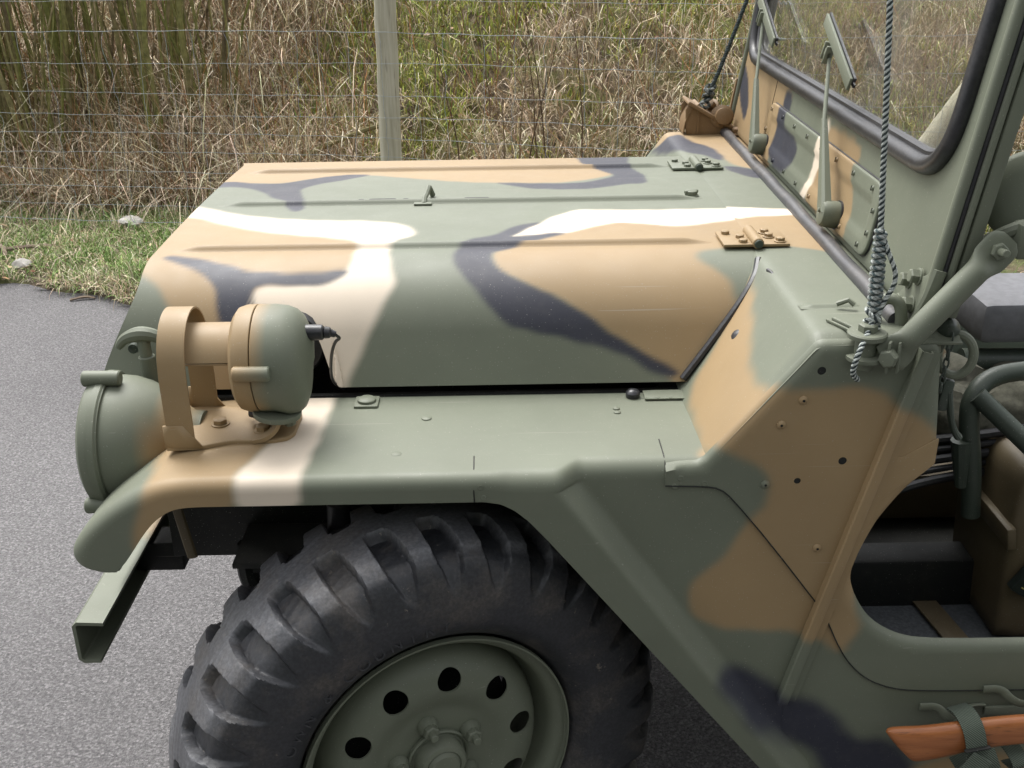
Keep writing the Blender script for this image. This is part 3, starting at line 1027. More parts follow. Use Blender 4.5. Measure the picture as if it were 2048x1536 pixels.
# lap joints: a thin proud edge of the neighbouring sheet
def lap(pts, name, off=0.0012, parent=None, kind='fender', r=0.0010, mat=None):
    V, F = tube(pts, r, 6)
    return build(name, V, F, mat or M['blackout'], parent or fender)
lap([(0.0600, -0.735, ZT+0.0003), (0.0605, -0.774, ZT+0.0002), (0.0605, -0.790, 0.889), (0.0605, -0.7985, 0.879), (0.0605, -0.8002, 0.870), (0.061, -0.8002, 0.8555)], 'lap_joint', r=0.0009)
lap([(0.338, -0.690, ZT+0.0004), (0.338, -0.742, ZT+0.0003), (0.338, -0.757, 0.889), (0.338, -0.7655, 0.878)], 'lap_joint', r=0.0009)
lap([(0.412, -0.545, ZT+0.0004), (0.411, -0.62, ZT+0.0004), (0.405, -0.685, ZT+0.0004)], 'lap_joint', r=0.0008)
# spot-weld dimples next to the lap joints
for (x, z) in ((0.070, 0.879), (0.074, 0.862), (0.360, 0.871), (0.395, 0.862), (0.352, 0.858)):
    yy = -0.8003 if x < 0.1 else -0.769
    V, F = lathe([(0, 0), (0, 0.005), (0.0008, 0.0035), (0.0004, 0.0015), (0.0003, 0)], (x, yy, z), (0, -1, 0), 12)
    build('spot_weld', V, F, M['camo'], fender, 'fender')

# ---- cowl: sloped front face, flat top, running the full width
def make_cowl():
    prof = smooth_open([(0.396, 0.8935), (0.400, 0.898), (0.445, 0.957), (0.50, 1.030), (0.530, 1.070), (0.540, 1.0835), (0.552, 1.0865), (0.580, 1.0870), (0.63, 1.0875), (0.70, 1.0880), (0.74, 1.0880)], 2)
    prof = resample(prof, 0.0065)
    ys = np.linspace(-0.7655, 0.7655, 210)
    G = np.zeros((len(ys), len(prof), 3))
    for i, y in enumerate(ys):
        dz = -0.012*smoothstep(0.735, 0.7655, abs(y))
        G[i, :, 0] = prof[:, 0]
        G[i, :, 1] = y
        G[i, :, 2] = prof[:, 1]+dz*smoothstep(0.40, 0.56, prof[:, 0])-0.002*(y/0.76)**2
    # under the hood the sloped part is hidden: keep one sheet
    V, F = shell(G[::-1], 0.003)
    return build('cowl', V, F, M['camo'], JEEP, 'cowl', sharp=60)
cowl = make_cowl()
# pressed bead near the outer end of the cowl top
G = rib_strip((0.545, -0.640, 1.0858), (0.640, -0.640, 1.0862), 0.020, 0.004, (0, 0, 1), 0.02, 40)
n, m, _ = G.shape
build('cowl_bead', G.reshape(-1, 3), grid_faces(n, m), M['camo'], cowl, 'cowl')
V, F = tube(smooth_open([(0.541, -0.452, 1.083), (0.546, -0.470, 1.082), (0.544, -0.497, 1.076), (0.535, -0.514, 1.064), (0.528, -0.519, 1.052)], 2), 0.0030, 8)
build('hood_cable', V, F, M['rubber'], JEEP)

# ---- body side: cowl side panel and door surround in one overlapping sheet
SIDE_Y = -0.7690
SIDE = ((0, SIDE_Y, 0), (1, 0, 0), (0, 0, 1))
def side_panel():
    seamline = smooth_open([(0.338, 0.859), (0.395, 0.857), (0.418, 0.853), (0.437, 0.836), (0.50, 0.757), (0.5845, 0.642)], 1)
    seam2 = smooth_open([(0.600, 0.615), (0.618, 0.575), (0.640, 0.536), (0.672, 0.503), (0.712, 0.484), (0.76, 0.477), (0.92, 0.476), (1.20, 0.478)], 2)
    door = smooth_open([(1.20, 0.5660), (0.86, 0.5665), (0.775, 0.568), (0.722, 0.575), (0.672, 0.605), (0.642, 0.650), (0.629, 0.690), (0.634, 0.722), (0.655, 0.783), (0.672, 0.812), (0.694, 0.845), (0.718, 0.868), (0.7275, 0.882), (0.7300, 0.900)], 2)
    outer = np.concatenate([seamline, seam2, door, [(0.7285, 0.925), (0.714, 1.072), (0.706, 1.078), (0.548, 1.0785), (0.540, 1.0755), (0.394, 0.899), (0.384, 0.893), (0.338, 0.8905)]])
    def circ(x, z, r, n=18):
        a = np.linspace(0, 2*math.pi, n, endpoint=False)
        return np.stack([x+r*np.cos(a), z+r*np.sin(a)], 1)
    holes = [circ(0.548, 1.037, 0.0062), circ(0.5925, 0.895, 0.0062), circ(0.5300, 0.8635, 0.0050)]
    def mask(v):
        # rolled edge along the slope, the top and the door opening, flat at the seams
        m = np.ones(len(v))
        d = np.minimum(seg_dist(v, seamline, False), seg_dist(v, seam2, False))
        m *= smoothstep(0.004, 0.02, d)
        m *= np.where((v[:, 0] < 0.385) & (v[:, 1] < 0.885), 0, 1)
        return m
    V, F = plate(outer, holes, SIDE, 0.016, 0.0085, 0.016, seg=0.008, roundmask=mask)
    # sheet is thin except where the rolled edge turns in
    ob = build('side_panel', V, F, M['camo'], JEEP, 'side', sharp=60)
    lap([(x, SIDE_Y-0.0002, z) for x, z in seamline], 'seam', parent=ob, r=0.0011)
    lap([(x, SIDE_Y-0.0002, z) for x, z in seam2], 'seam', parent=ob, r=0.0011)
    for h in holes:
        c = h.mean(0)
        V, F = cyl((c[0], SIDE_Y+0.0009, c[1]), (c[0], SIDE_Y+0.0016, c[1]), 0.0075, None, 14)
        build('bolt_hole', V, F, M['blackout'], ob)
    for x, z in ((0.5265, 0.993), (0.4985, 0.955), (0.4835, 0.8590), (0.5700, 0.7490)):
        V, F = lathe([(-0.001, 0), (-0.001, 0.0068), (0.0018, 0.0062), (0.0036, 0.0040), (0.0042, 0.0022), (0.0030, 0.0016), (0.0030, 0)], (x, SIDE_Y, z), (0, -1, 0), 16)
        s = build('screw', V, F, M['camo'], ob, 'side')
        V, F = cyl((x, SIDE_Y-0.0043, z), (x, SIDE_Y-0.0028, z), 0.0018, None, 8)
        build('screw_recess', V, F, M['blackout'], ob)
    return ob
side = side_panel()
# second layer at the corner above the door opening
V, F = plate(round_poly([(0.655, 0.905), (0.676, 0.899), (0.727, 0.930), (0.7265, 0.910), (0.7265, 0.888), (0.700, 0.862), (0.672, 0.845), (0.640, 0.815)], 0.004), [], ((0, SIDE_Y-0.0012, 0), (1, 0, 0), (0, 0, 1)), 0.002, 0.012, 0.0008)
build('corner_gusset', V, F, M['camo'], side, 'side')

V, F = plate([(0.5465, 0.10), (1.20, 0.10), (1.20, 0.50), (0.70, 0.50), (0.60, 0.645), (0.586, 0.645), (0.5465, 0.470)], [], ((0, -0.7664, 0), (1, 0, 0), (0, 0, 1)), 0.003, 0.010, 0)
lower = build('lower_body_panel', V, F, M['camo'], JEEP, 'side')

# door-edge channel (hat section)
def channel():
    a, b = np.array([0.693, SIDE_Y, 1.066]), np.array([0.5455, SIDE_Y, 0.466])
    d = (b-a)/np.linalg.norm(b-a)
    s = np.cross(d, (0, -1, 0))                 # across, in the panel plane
    s = s/np.linalg.norm(s)
    if s[0] < 0:
        s = -s
    nrm = np.array([0, -1.0, 0])
    prof = [(-0.0145, -0.001), (-0.0140, 0.0125), (-0.0120, 0.0145), (0.0005, 0.0145), (0.0025, 0.0130), (0.0040, 0.0035), (0.0055, 0.0028), (0.0185, 0.0024), (0.0190, -0.001)]
    ts = np.linspace(0, 1, 90)
    G = np.array([[a+(b-a)*t+s*u*(1.0+0.25*t*0)+nrm*v for (u, v) in prof] for t in ts])
    V, F = shell(G, 0.0015)
    return build('door_edge_channel', V, F, M['camo'], side, 'side', sharp=40)
channel()

# inner wheel arch, frame rail and dark parts under the fender
MB().add(*box((-0.012, -0.490, 0.735), (0.955, 0.012, 0.31), 0.002)).build('inner_fender', M['blackout'], JEEP)
MB().add(*box((0.03, -0.560, 0.640), (0.76, 0.13, 0.010), 0.002)).build('splash_shelf', M['blackout'], JEEP)
MB().add(*box((0.56, -0.63, 0.60), (0.012, 0.26, 0.58), 0.002)).build('wheel_house_rear', M['blackout'], JEEP)
MB().add(*box((0.62, -0.42, 0.46), (1.15, 0.07, 0.11), 0.006)).build('frame_rail', M['blackout'], JEEP)
MB().add(*box((0.62, 0.42, 0.46), (1.15, 0.07, 0.11), 0.006)).build('frame_rail', M['blackout'], JEEP)
MB().add(*box((0.03, 0.490, 0.735), (0.90, 0.012, 0.31), 0.002)).build('inner_fender', M['blackout'], JEEP)
V, F = tube(smooth_open([(-0.435, -0.620, 0.850), (-0.430, -0.625, 0.79), (-0.420, -0.627, 0.72), (-0.412, -0.625, 0.660)], 2), 0.004, 8, flat=2.2)
build('fender_brace', V, F, M['brown'], JEEP)
mb = MB()
mb.add(*tube(smooth_open([(-0.345, -0.52, 0.62), (-0.350, -0.53, 0.575), (-0.335, -0.54, 0.535), (-0.318, -0.545, 0.500)], 2), [0.030]*18, 10, flat=0.7))
mb.add(*tube([(-0.335, -0.55, 0.59), (-0.28, -0.55, 0.585), (-0.2, -0.56, 0.582)], 0.010, 8))
mb.build('tie_down_shackle', M['blackout'], JEEP)
MB().add(*cyl((-0.165, -0.640, 0.66), (-0.160, -0.645, 0.775), 0.022, 0.020, 16, 0.004)).build('bump_stop', M['rubber'], JEEP)
mb = MB()
mb.add(*cyl((0.0, -0.36, 0.375), (0.0, -0.62, 0.375), 0.045, 0.06, 20))
mb.add(*box((-0.02, -0.48, 0.30), (0.10, 0.30, 0.05), 0.01))
mb.add(*tube([(0.10, -0.56, 0.30), (0.16, -0.30, 0.32)], 0.02, 10))
mb.build('suspension_arm', M['blackout'], JEEP)
th = np.linspace(0, 2*math.pi*6, 150)
V, F = tube(np.stack([0.055*np.cos(th), -0.49+0.055*np.sin(th), 0.36+th/th[-1]*0.26], 1), 0.008, 8)
build('coil_spring', V, F, M['blackout'], JEEP)

# engine parts glimpsed below the hood
mb = MB()
mb.add(*lathe([(0, 0), (0, 0.05), (0.01, 0.055), (0.06, 0.055), (0.07, 0.05), (0.07, 0.032), (0.075, 0.030), (0.03, 0.028), (0.03, 0)], (-0.245, -0.40, 0.965), (0, -1, 0.1), 28))
mb.build('air_intake', M['rubber'], JEEP)
MB().add(*box((0.0, 0.0, 0.76), (0.80, 0.55, 0.34), 0.03)).build('engine_block', M['blackout'], JEEP)
MB().add(*box((-0.40, 0.0, 0.76), (0.06, 0.80, 0.42), 0.01)).build('radiator', M['blackout'], JEEP)
MB().add(*box((0.60, 0.0, 0.74), (0.02, 1.50, 0.68), 0.004)).build('firewall', M['darkgreen'], JEEP)

# grille panel with upright slots
def grille():
    pts = [( -0.60, 0.62), (0.60, 0.62), (0.60, 0.84), (0.490, 0.890), (0.445, 0.99), (0.35, 1.058), (-0.35, 1.058), (-0.445, 0.99), (-0.490, 0.890), (-0.60, 0.84)]
    hs = []
    for i in range(-6, 7):
        c = i*0.055
        hs.append(round_poly([(c-0.013, 0.72), (c+0.013, 0.72), (c+0.013, 1.00), (c-0.013, 1.00)], 0.012))
    V, F = plate(round_poly(pts, 0.02), hs, ((-0.535, 0, 0), (0, -1, 0), (0.16, 0, 0.987)), 0.003, 0.05, 0.0)
    V[:, 0] += 0.025-0.16*0.9
    return build('grille', V, F, M['green'], JEEP)
grille()

# ---- far-side fender and body side, mirrored shells (mostly hidden)
def mirror_copy(o, name):
    me = o.data.copy()
    n = len(me.vertices)
    co = np.empty(n*3)
    me.vertices.foreach_get('co', co)
    co = co.reshape(-1, 3)
    co[:, 1] *= -1
    me.vertices.foreach_set('co', co.ravel())
    me.flip_normals()
    ob = bpy.data.objects.new(name, me)
    COL.objects.link(ob)
    ob.parent = JEEP
    return ob
mirror_copy(fender, 'front_fender')
mirror_copy(side, 'side_panel')
mirror_copy(lower, 'lower_body_panel')

# ---- front bumper, open channel
def bumper():
    prof = [(-0.520, 0.588), (-0.588, 0.590), (-0.596, 0.584), (-0.596, 0.516), (-0.588, 0.508), (-0.556, 0.508)]
    prof = [(-0.545, 0.590), (-0.588, 0.592), (-0.596, 0.584), (-0.596, 0.520), (-0.588, 0.512), (-0.560, 0.512)]
    ys = np.linspace(-0.705, 0.705, 60)
    G = np.array([[(x, y, z) for x, z in prof] for y in ys])
    V, F = shell(G, 0.006)
    b = build('front_bumper', V, F, M['camo'], JEEP, 'bump', sharp=30)
    for y in (-0.42, 0.42):
        MB().add(*box((-0.535, y, 0.55), (0.09, 0.06, 0.060), 0.004)).build('bumper_mount', M['blackout'], b)
    return b
bumper()

# ---- headlight
def headlight(sy):
    c = np.array([-0.520, sy*0.598, 0.866])
    ax = (1, 0, 0)
    bowl = [(0.006, 0.100), (0.020, 0.103), (0.040, 0.101), (0.062, 0.094), (0.085, 0.082), (0.105, 0.067), (0.120, 0.054), (0.132, 0.045), (0.150, 0.043), (0.150, 0)]
    V, F = lathe(bowl, c, ax, 56)
    root = build('headlight', V, F, M['camo'], JEEP, 'head')
    ring = [(-0.020, 0.085), (-0.020, 0.098), (-0.014, 0.106), (-0.004, 0.1085), (0.010, 0.1085), (0.014, 0.107), (0.014, 0.100)]
    V, F = lathe(ring, c, ax, 56)
    rg = build('headlight_ring', V, F, M['camo'], root, 'G')
    V, F = lathe([(0.0, 0.1086), (0.0, 0.1105), (0.010, 0.1105), (0.012, 0.1085)], c, ax, 56)
    build('clamp_band', V, F, M['camo'], root, 'G')
    V, F = lathe([(-0.035, 0), (-0.033, 0.03), (-0.028, 0.06), (-0.018, 0.086)], c, ax, 40)
    build('headlight_lens', V, F, M['lens'], root)
    for a in (82, 202, -38):
        an = RAD(a)
        q = c+0.113*np.array([0, sy*math.cos(an), math.sin(an)])
        V, F = cyl(q+np.array([-0.022, 0, 0]), q+np.array([0.036, 0, 0]), 0.0125, 0.0118, 16, 0.002)
        build('clamp_lug', V, F, M['camo'], root, 'G')
for sy in (-1, 1):
    headlight(sy)

# ---- blackout drive lamp with its brush guard on the fender
def drive_lamp():
    y0 = -0.625
    # base plate with turned-up rear foot
    outer = [(-0.402, -0.700), (-0.352, -0.697), (-0.310, -0.680), (-0.245, -0.680), (-0.224, -0.672), (-0.216, -0.655), (-0.216, -0.585), (-0.235, -0.570), (-0.300, -0.566), (-0.352, -0.552), (-0.402, -0.552)]
    V, F = plate(round_poly(outer, 0.006), [], ((0, 0, ZT+0.0055), (1, 0, 0), (0, 1, 0)), 0.006, 0.012, 0.002)
    root = build('drive_lamp_bracket', V, F, M['camo'], JEEP, 'T')
    # curved arm up to the pivot disc
    path = smooth_open([(-0.276, y0-0.03, ZT+0.006), (-0.258, y0-0.03, ZT+0.009), (-0.243, y0-0.03, ZT+0.020), (-0.236, y0-0.03, ZT+0.032), (-0.234, y0-0.03, ZT+0.042)], 2)
    G = np.array([[p+np.array([0, dy, 0]) for dy in np.linspace(-0.028, 0.028, 7)] for p in path])
    V, F = shell(G, 0.006)
    build('lamp_arm', V, F, M['camo'], root, 'T')
    V, F = lathe([(0, 0), (0, 0.036), (0.004, 0.037), (0.008, 0.036), (0.009, 0.0)], (-0.240, y0-0.03, ZT+0.0355), (0.10, 0, 1), 28)
    build('pivot_disc', V, F, M['camo'], root, 'G')
    mb = MB().add(*hexbolt((-0.222, y0-0.034, ZT+0.034), (0.1, -0.1, -1), 0.009, 0.012, 0.013))
    mb.build('pivot_nut', M['camo'], root, 'G')
    for x, y in ((-0.338, -0.622), (-0.266, -0.648)):
        MB().add(*hexbolt((x, y, ZT+0.0055), (0, 0, 1), 0.0115, 0.0085, 0.0145)).build('mount_bolt', M['camo'], root, 'T')
    # angled feet of the guard
    for y, s in ((-0.698, -1), (-0.553, 1)):
        tri = [(-0.402, ZT+0.004), (-0.346, ZT+0.004), (-0.372, ZT+0.040), (-0.402, ZT+0.040)]
        V, F = plate(tri, [], ((0, y-0.002, 0), (1, 0, 0), (0, 0, 1)), 0.004, 0.02, 0.0008)
        build('guard_foot', V, F, M['camo'], root, 'T')
    # hoop of flat bar
    pts = []
    for a in np.linspace(0, math.pi, 31):
        pts.append((-0.0715*math.cos(a)-0.6255, 1.015+0.078*math.sin(a)))
    left = [(-0.6985, z) for z in np.linspace(ZT+0.018, 1.010, 14)]
    right = [(-0.5525, z) for z in np.linspace(1.010, ZT+0.018, 14)]
    path = np.array(left+pts[1:-1]+right)
    G = []
    for (y, z) in path:
        G.append([(x, y, z) for x in np.linspace(-0.397, -0.357, 6)])
    V, F = shell(np.array(G)[:, ::-1], 0.003)
    build('brush_guard', V, F, M['camo'], root, 'T')
    # lamp: door ring, hood visor, body, lugs
    c = np.array([-0.262, y0, 1.012])
    ax = np.array([1, 0, 0.0])
    prof_door = [(-0.034, 0.058), (-0.033, 0.070), (-0.027, 0.078), (-0.016, 0.0815), (-0.0015, 0.082), (-0.0005, 0.0805)]
    V, F = lathe(prof_door, c, ax, 56)
    build('lamp_door', V, F, M['camo'], root, 'lamp')
    body = [(0.0005, 0.0805), (0.0015, 0.082), (0.024, 0.082), (0.044, 0.0795), (0.056, 0.0745), (0.064, 0.067), (0.069, 0.056), (0.071, 0.044), (0.071, 0.025), (0.071, 0)]
    V, F = lathe(body, c, ax, 64)
    # flat chin at the lower rear
    low = smoothstep(-0.030, -0.062, V[:, 2]-c[2])*smoothstep(0.025, 0.05, V[:, 0]-c[0])
    V[:, 2] = V[:, 2]-0.010*low
    bulge = np.exp(-(((V[:, 2]-c[2])-0.012)/0.030)**2-((V[:, 1]-c[1])/0.030)**2)*smoothstep(0.03, 0.068, V[:, 0]-c[0])
    V[:, 0] += 0.012*bulge
    build('lamp_body', V, F, M['camo'], root, 'lamp')
    V, F = lathe([(-0.032, 0), (-0.032, 0.062)], c, ax, 40)
    build('lamp_face', V, F, M['camo'], root, 'T')
    for a in (174, 12, -66):
        an = RAD(a)
        q = c+0.0835*np.array([0, math.cos(an), math.sin(an)])
        V, F = cyl(q+np.array([-0.024, 0, 0]), q+np.array([0.030, 0, 0]), 0.0115, 0.0112, 16, 0.002)
        build('clamp_lug', V, F, M['camo'], root, 'lamp')
    # blackout visor: half tube forward of the door
    G = []
    for x in np.linspace(-0.392, -0.290, 8):
        G.append([(x, y0+0.056*math.cos(a), 1.000+0.066*math.sin(a)) for a in np.linspace(RAD(157), RAD(23), 26)])
    V, F = shell(np.array(G)[::-1], 0.002)
    build('blackout_visor', V, F, M['camo'], root, 'T')
    V, F = box((-0.344, y0, 1.0235), (0.092, 0.106, 0.003), 0.001)
    build('visor_shelf', V, F, M['camo'], root, 'T')
    # cable gland and cable
    mb = MB().add(*cyl(c+np.array([0.068, 0, 0.040]), c+np.array([0.098, 0, 0.040]), 0.0125, 0.0118, 16, 0.002))
    mb.add(*cyl(c+np.array([0.098, 0, 0.040]), c+np.array([0.109, 0, 0.039]), 0.0095, 0.0085, 14, 0.002))
    mb.add(*cyl(c+np.array([0.108, 0, 0.039]), c+np.array([0.116, 0, 0.036]), 0.0060, 0.005, 12, 0.001))
    mb.build('cable_gland', M['rubber'], root)
    e = c+np.array([0.115, 0, 0.036])
    V, F = tube(smooth_open([e, e+np.array([0.006, 0.01, -0.010]), e+np.array([-0.006, 0.03, -0.022]), e+np.array([-0.020, 0.06, -0.06]), e+np.array([-0.030, 0.10, -0.12]), e+np.array([-0.02, 0.16, -0.16])], 2), 0.0026, 7)
    build('lamp_cable', V, F, M['rubber'], root)
    V, F = tube(smooth_open([c+np.array([-0.044, 0.055, -0.062]), c+np.array([-0.040, 0.030, -0.086]), c+np.array([-0.020, 0.0, -0.093]), c+np.array([0.010, -0.01, -0.088]), c+np.array([0.045, -0.005, -0.082])], 2), 0.0032, 7)
    build('lamp_cable', V, F, M['rubber'], root)
    V, F = tube([c+np.array([-0.026, 0.006, -0.093]), c+np.array([-0.006, -0.004, -0.093])], [0.0085, 0.008], 10)
    build('cable_clip', V, F, M['rubber'], root)
drive_lamp()

# ---- front wheel, steered towards the near side
def make_wheel():
    wr = bpy.data.objects.new('wheel', None)
    COL.objects.link(wr)
    wr.parent = JEEP
    R0, HW, RB = 0.384, 0.096, 0.217
    nlug, per = 31, 32
    nth = nlug*per
    # profile across the tyre: v from 0 (outer bead) to 1 (inner bead)
    key = [(0.224, -0.060), (0.235, -0.083), (0.258, -0.096), (0.290, -0.101), (0.320, -0.099), (0.345, -0.094), (0.362, -0.086), (0.374, -0.073), (0.380, -0.055), (0.3835, -0.030), (0.3845, 0.0)]
    key = [(rr if rr < 0.25 else 0.25+(rr-0.25)*1.14, yy*1.15 if rr > 0.24 else yy) for rr, yy in key]
    key = key+[(rr, -yy*(1.14 if rr > 0.25 else 1.0)) for rr, yy in key[-2::-1]]
    prof = resample(smooth_open(key, 2), 0.0055)
    th = np.linspace(0, 2*math.pi, nth, endpoint=False)
    TH, J = np.meshgrid(th, np.arange(len(prof)), indexing='ij')
    pr, py = prof[:, 0][J], prof[:, 1][J]
    nrm = np.gradient(prof, axis=0)
    nrm = np.stack([-nrm[:, 1], nrm[:, 0]], 1)
    nrm /= np.linalg.norm(nrm, axis=1)[:, None]
    if (nrm[len(prof)//2, 0]) < 0:
        nrm = -nrm
    arc = np.r_[0, np.cumsum(np.linalg.norm(np.diff(prof, axis=0), axis=1))]
    mid = arc[-1]/2
    s = (arc-mid)[J]                               # signed distance from the tread centre
    a = np.abs(s)
    # grooves between the shoulder lugs, offset on the two sides, tapering down the sidewall
    ph = (TH*nlug/(2*math.pi)+np.where(s > 0, 0.5, 0.0)+a*1.2) % 1.0
    w = 0.250*np.interp(a, [0.020, 0.024, 0.032, 0.090, 0.115, 0.155, 0.182], [0.0, 0.60, 0.92, 1.08, 1.05, 0.62, 0.0])
    dpt = np.interp(a, [0.020, 0.030, 0.085, 0.115, 0.155, 0.178], [0.0, 0.0175, 0.0190, 0.0150, 0.006, 0.0])
    e = np.abs(ph-0.5)
    g = 1-smoothstep(w-0.030, w+0.036, e)
    g = np.where(w > 0.01, g, 0)
    # raised shoulder step of each lug
    step = 0.0022*smoothstep(0.098, 0.103, a)*(1-smoothstep(0.112, 0.118, a))
    wear = 0.0006*np.sin(TH*61+s*300)
    off = -dpt*g-step*(1-g)+wear*(a < 0.09)
    r = pr+nrm[:, 0][J]*off
    y = py+nrm[:, 1][J]*off
    V = np.stack([r*np.cos(TH), y, r*np.sin(TH)], -1).reshape(-1, 3)
    F = grid_faces(nth, len(prof), True, False)
    worn_shade = smoothstep(0.125, 0.095, a)*(1-g)  # scuffed lug faces lighter; groove floors kept darker, recess shade put into colour
    worn_shade = (worn_shade*(0.75+0.25*np.sin(TH*7.3)*np.sin(s*40)))[..., None]
    tc_ = np.array((0.027, 0.028, 0.032))*(1-worn_shade)+np.array((0.150, 0.151, 0.160))*worn_shade
    ty = build('tyre', V, F, M['tyre_worn_shaded'], wr, cols=tc_.reshape(-1, 3), sharp=40)
    # moulded sidewall lettering
    def lettering(text, start_deg, rad):
        ang = start_deg
        for ch in text:
            adv = 5.6 if ch not in 'I ' else 3.4
            if ch != ' ':
                cu = bpy.data.curves.new('letter', 'FONT')
                cu.body = ch
                cu.size = 0.026
                cu.extrude = 0.0004
                cu.align_x = 'CENTER'
                to = bpy.data.objects.new('letter', cu)
                COL.objects.link(to)
                dg = bpy.context.evaluated_depsgraph_get()
                me = bpy.data.meshes.new_from_object(to.evaluated_get(dg))
                bpy.data.objects.remove(to)
                me.name = 'letter'
                me.materials.clear()
                ob = link('letter', me, M['tyre'], wr)
                an = RAD(ang)
                # local x along the circumference (clockwise seen from outside), local y outward
                outw = Vector((-math.sin(RAD(ang)), 0, math.cos(RAD(ang))))
                tang = Vector((math.cos(RAD(ang)), 0, math.sin(RAD(ang))))
                rad0 = rad
                ycoord = float(np.interp(rad+0.01, prof[:len(prof)//2, 0], prof[:len(prof)//2, 1]))
                mw = Matrix((tang, outw, tang.cross(outw))).transposed().to_4x4()
                mw.translation = outw*rad0+Vector((0, ycoord-0.0006, 0))
                ob.matrix_local = mw
            ang -= adv
    lettering('TOWN & COUNTRY', 66, 0.264)
    # rim
    rimp = [(0.085, 0.2235), (0.085, 0.2265), (0.077, 0.2275), (0.072, 0.224), (0.070, 0.214), (0.062, 0.206), (0.045, 0.202), (0.020, 0.198), (0.000, 0.184), (-0.035, 0.182), (-0.050, 0.200), (-0.070, 0.206), (-0.078, 0.222), (-0.085, 0.226)]
    V, F = lathe(rimp, (0, 0, 0), (0, -1, 0), 96)
    rim = build('rim', V, F, M['green'], wr, sharp=40)
    # disc with round ventilation holes
    a = np.linspace(0, 2*math.pi, 96, endpoint=False)
    outer = np.stack([0.196*np.cos(a), 0.196*np.sin(a)], 1)
    holes = []
    a2 = np.linspace(0, 2*math.pi, 40, endpoint=False)
    for k in range(10):
        q = RAD(36*k+8)
        holes.append(np.stack([0.145*math.cos(q)+0.0200*np.cos(a2), 0.145*math.sin(q)+0.0200*np.sin(a2)], 1))
    def disp(v):
        rr = np.hypot(v[:, 0], v[:, 1])
        return np.interp(rr, [0.0, 0.080, 0.090, 0.098, 0.106, 0.116, 0.124, 0.135, 0.155, 0.168, 0.178, 0.187, 0.193, 0.196], [0.064, 0.064, 0.064, 0.066, 0.069, 0.0725, 0.074, 0.0745, 0.0695, 0.062, 0.050, 0.030, 0.008, -0.010])
    V, F = plate(outer, holes, ((0, 0, 0), (1, 0, 0), (0, 0, 1)), 0.004, 0.0085, 0.0, disp)
    dsc = build('wheel_disc', V, F, M['green'], wr, sharp=50)
    for k in range(5):
        q = RAD(72*k+30)
        p = np.array([0.066*math.cos(q), -0.064, 0.066*math.sin(q)])
        mb = MB().add(*lathe([(0, 0.0175), (0.004, 0.0175), (0.014, 0.0125), (0.014, 0)], p, (0, -1, 0), 20))
        mb.add(*hexbolt(p+np.array([0, -0.012, 0]), (0, -1, 0), 0.0125, 0.012))
        mb.add(*cyl(p+np.array([0, -0.02, 0]), p+np.array([0, -0.036, 0]), 0.0066, None, 12, 0.001))
        mb.build('lug_nut', M['green'], wr, sharp=30)
    V, F = lathe([(0.008, 0.052), (0.014, 0.0525), (0.016, 0.050), (0.014, 0.047), (0.010, 0.046), (0.012, 0.042), (0.030, 0.041), (0.036, 0.037), (0.038, 0.030), (0.036, 0.028), (0.044, 0.024), (0.046, 0)], (0, -0.057, 0), (0, -1, 0), 40)
    build('hub_cap', V, F, M['green'], wr)
    V, F = lathe([(-0.02, 0), (-0.02, 0.155), (-0.10, 0.16), (-0.11, 0.15), (-0.11, 0)], (0, 0, 0), (0, -1, 0), 48)
    build('brake_drum', V, F, M['blackout'], wr)
    return wr
wheel = make_wheel()
wheel.location = (-0.037, -0.734, 0.382)
wheel.rotation_euler = (RAD(-2), 0, RAD(23.5))

def copy_tree(o, parent):
    c = o.copy()
    COL.objects.link(c)
    c.parent = parent
    for ch in o.children:
        copy_tree(ch, c)
    return c
w2 = copy_tree(wheel, JEEP)
w2.location = (-0.02, 0.715, 0.382)
w2.rotation_euler = (0, 0, RAD(180+21))


# ---- windscreen frame
WT = RAD(9.0)
WA = np.array([0.018, 1.0, 0.0]); WA /= np.linalg.norm(WA)          # along the sill, towards the far side
WB = np.array([math.sin(WT), 0, math.cos(WT)])                     # up the screen
WB = WB-WA*(WB@WA); WB /= np.linalg.norm(WB)
WO = np.array([0.700, 0.0, 1.090])
WN = np.cross(-WA, WB)                                              # towards the front of the jeep
WFR = (WO, -WA, WB)                                                 # u = near side positive
def wpt(u, v, w=0.0):
    return WO-WA*u+WB*v+WN*w

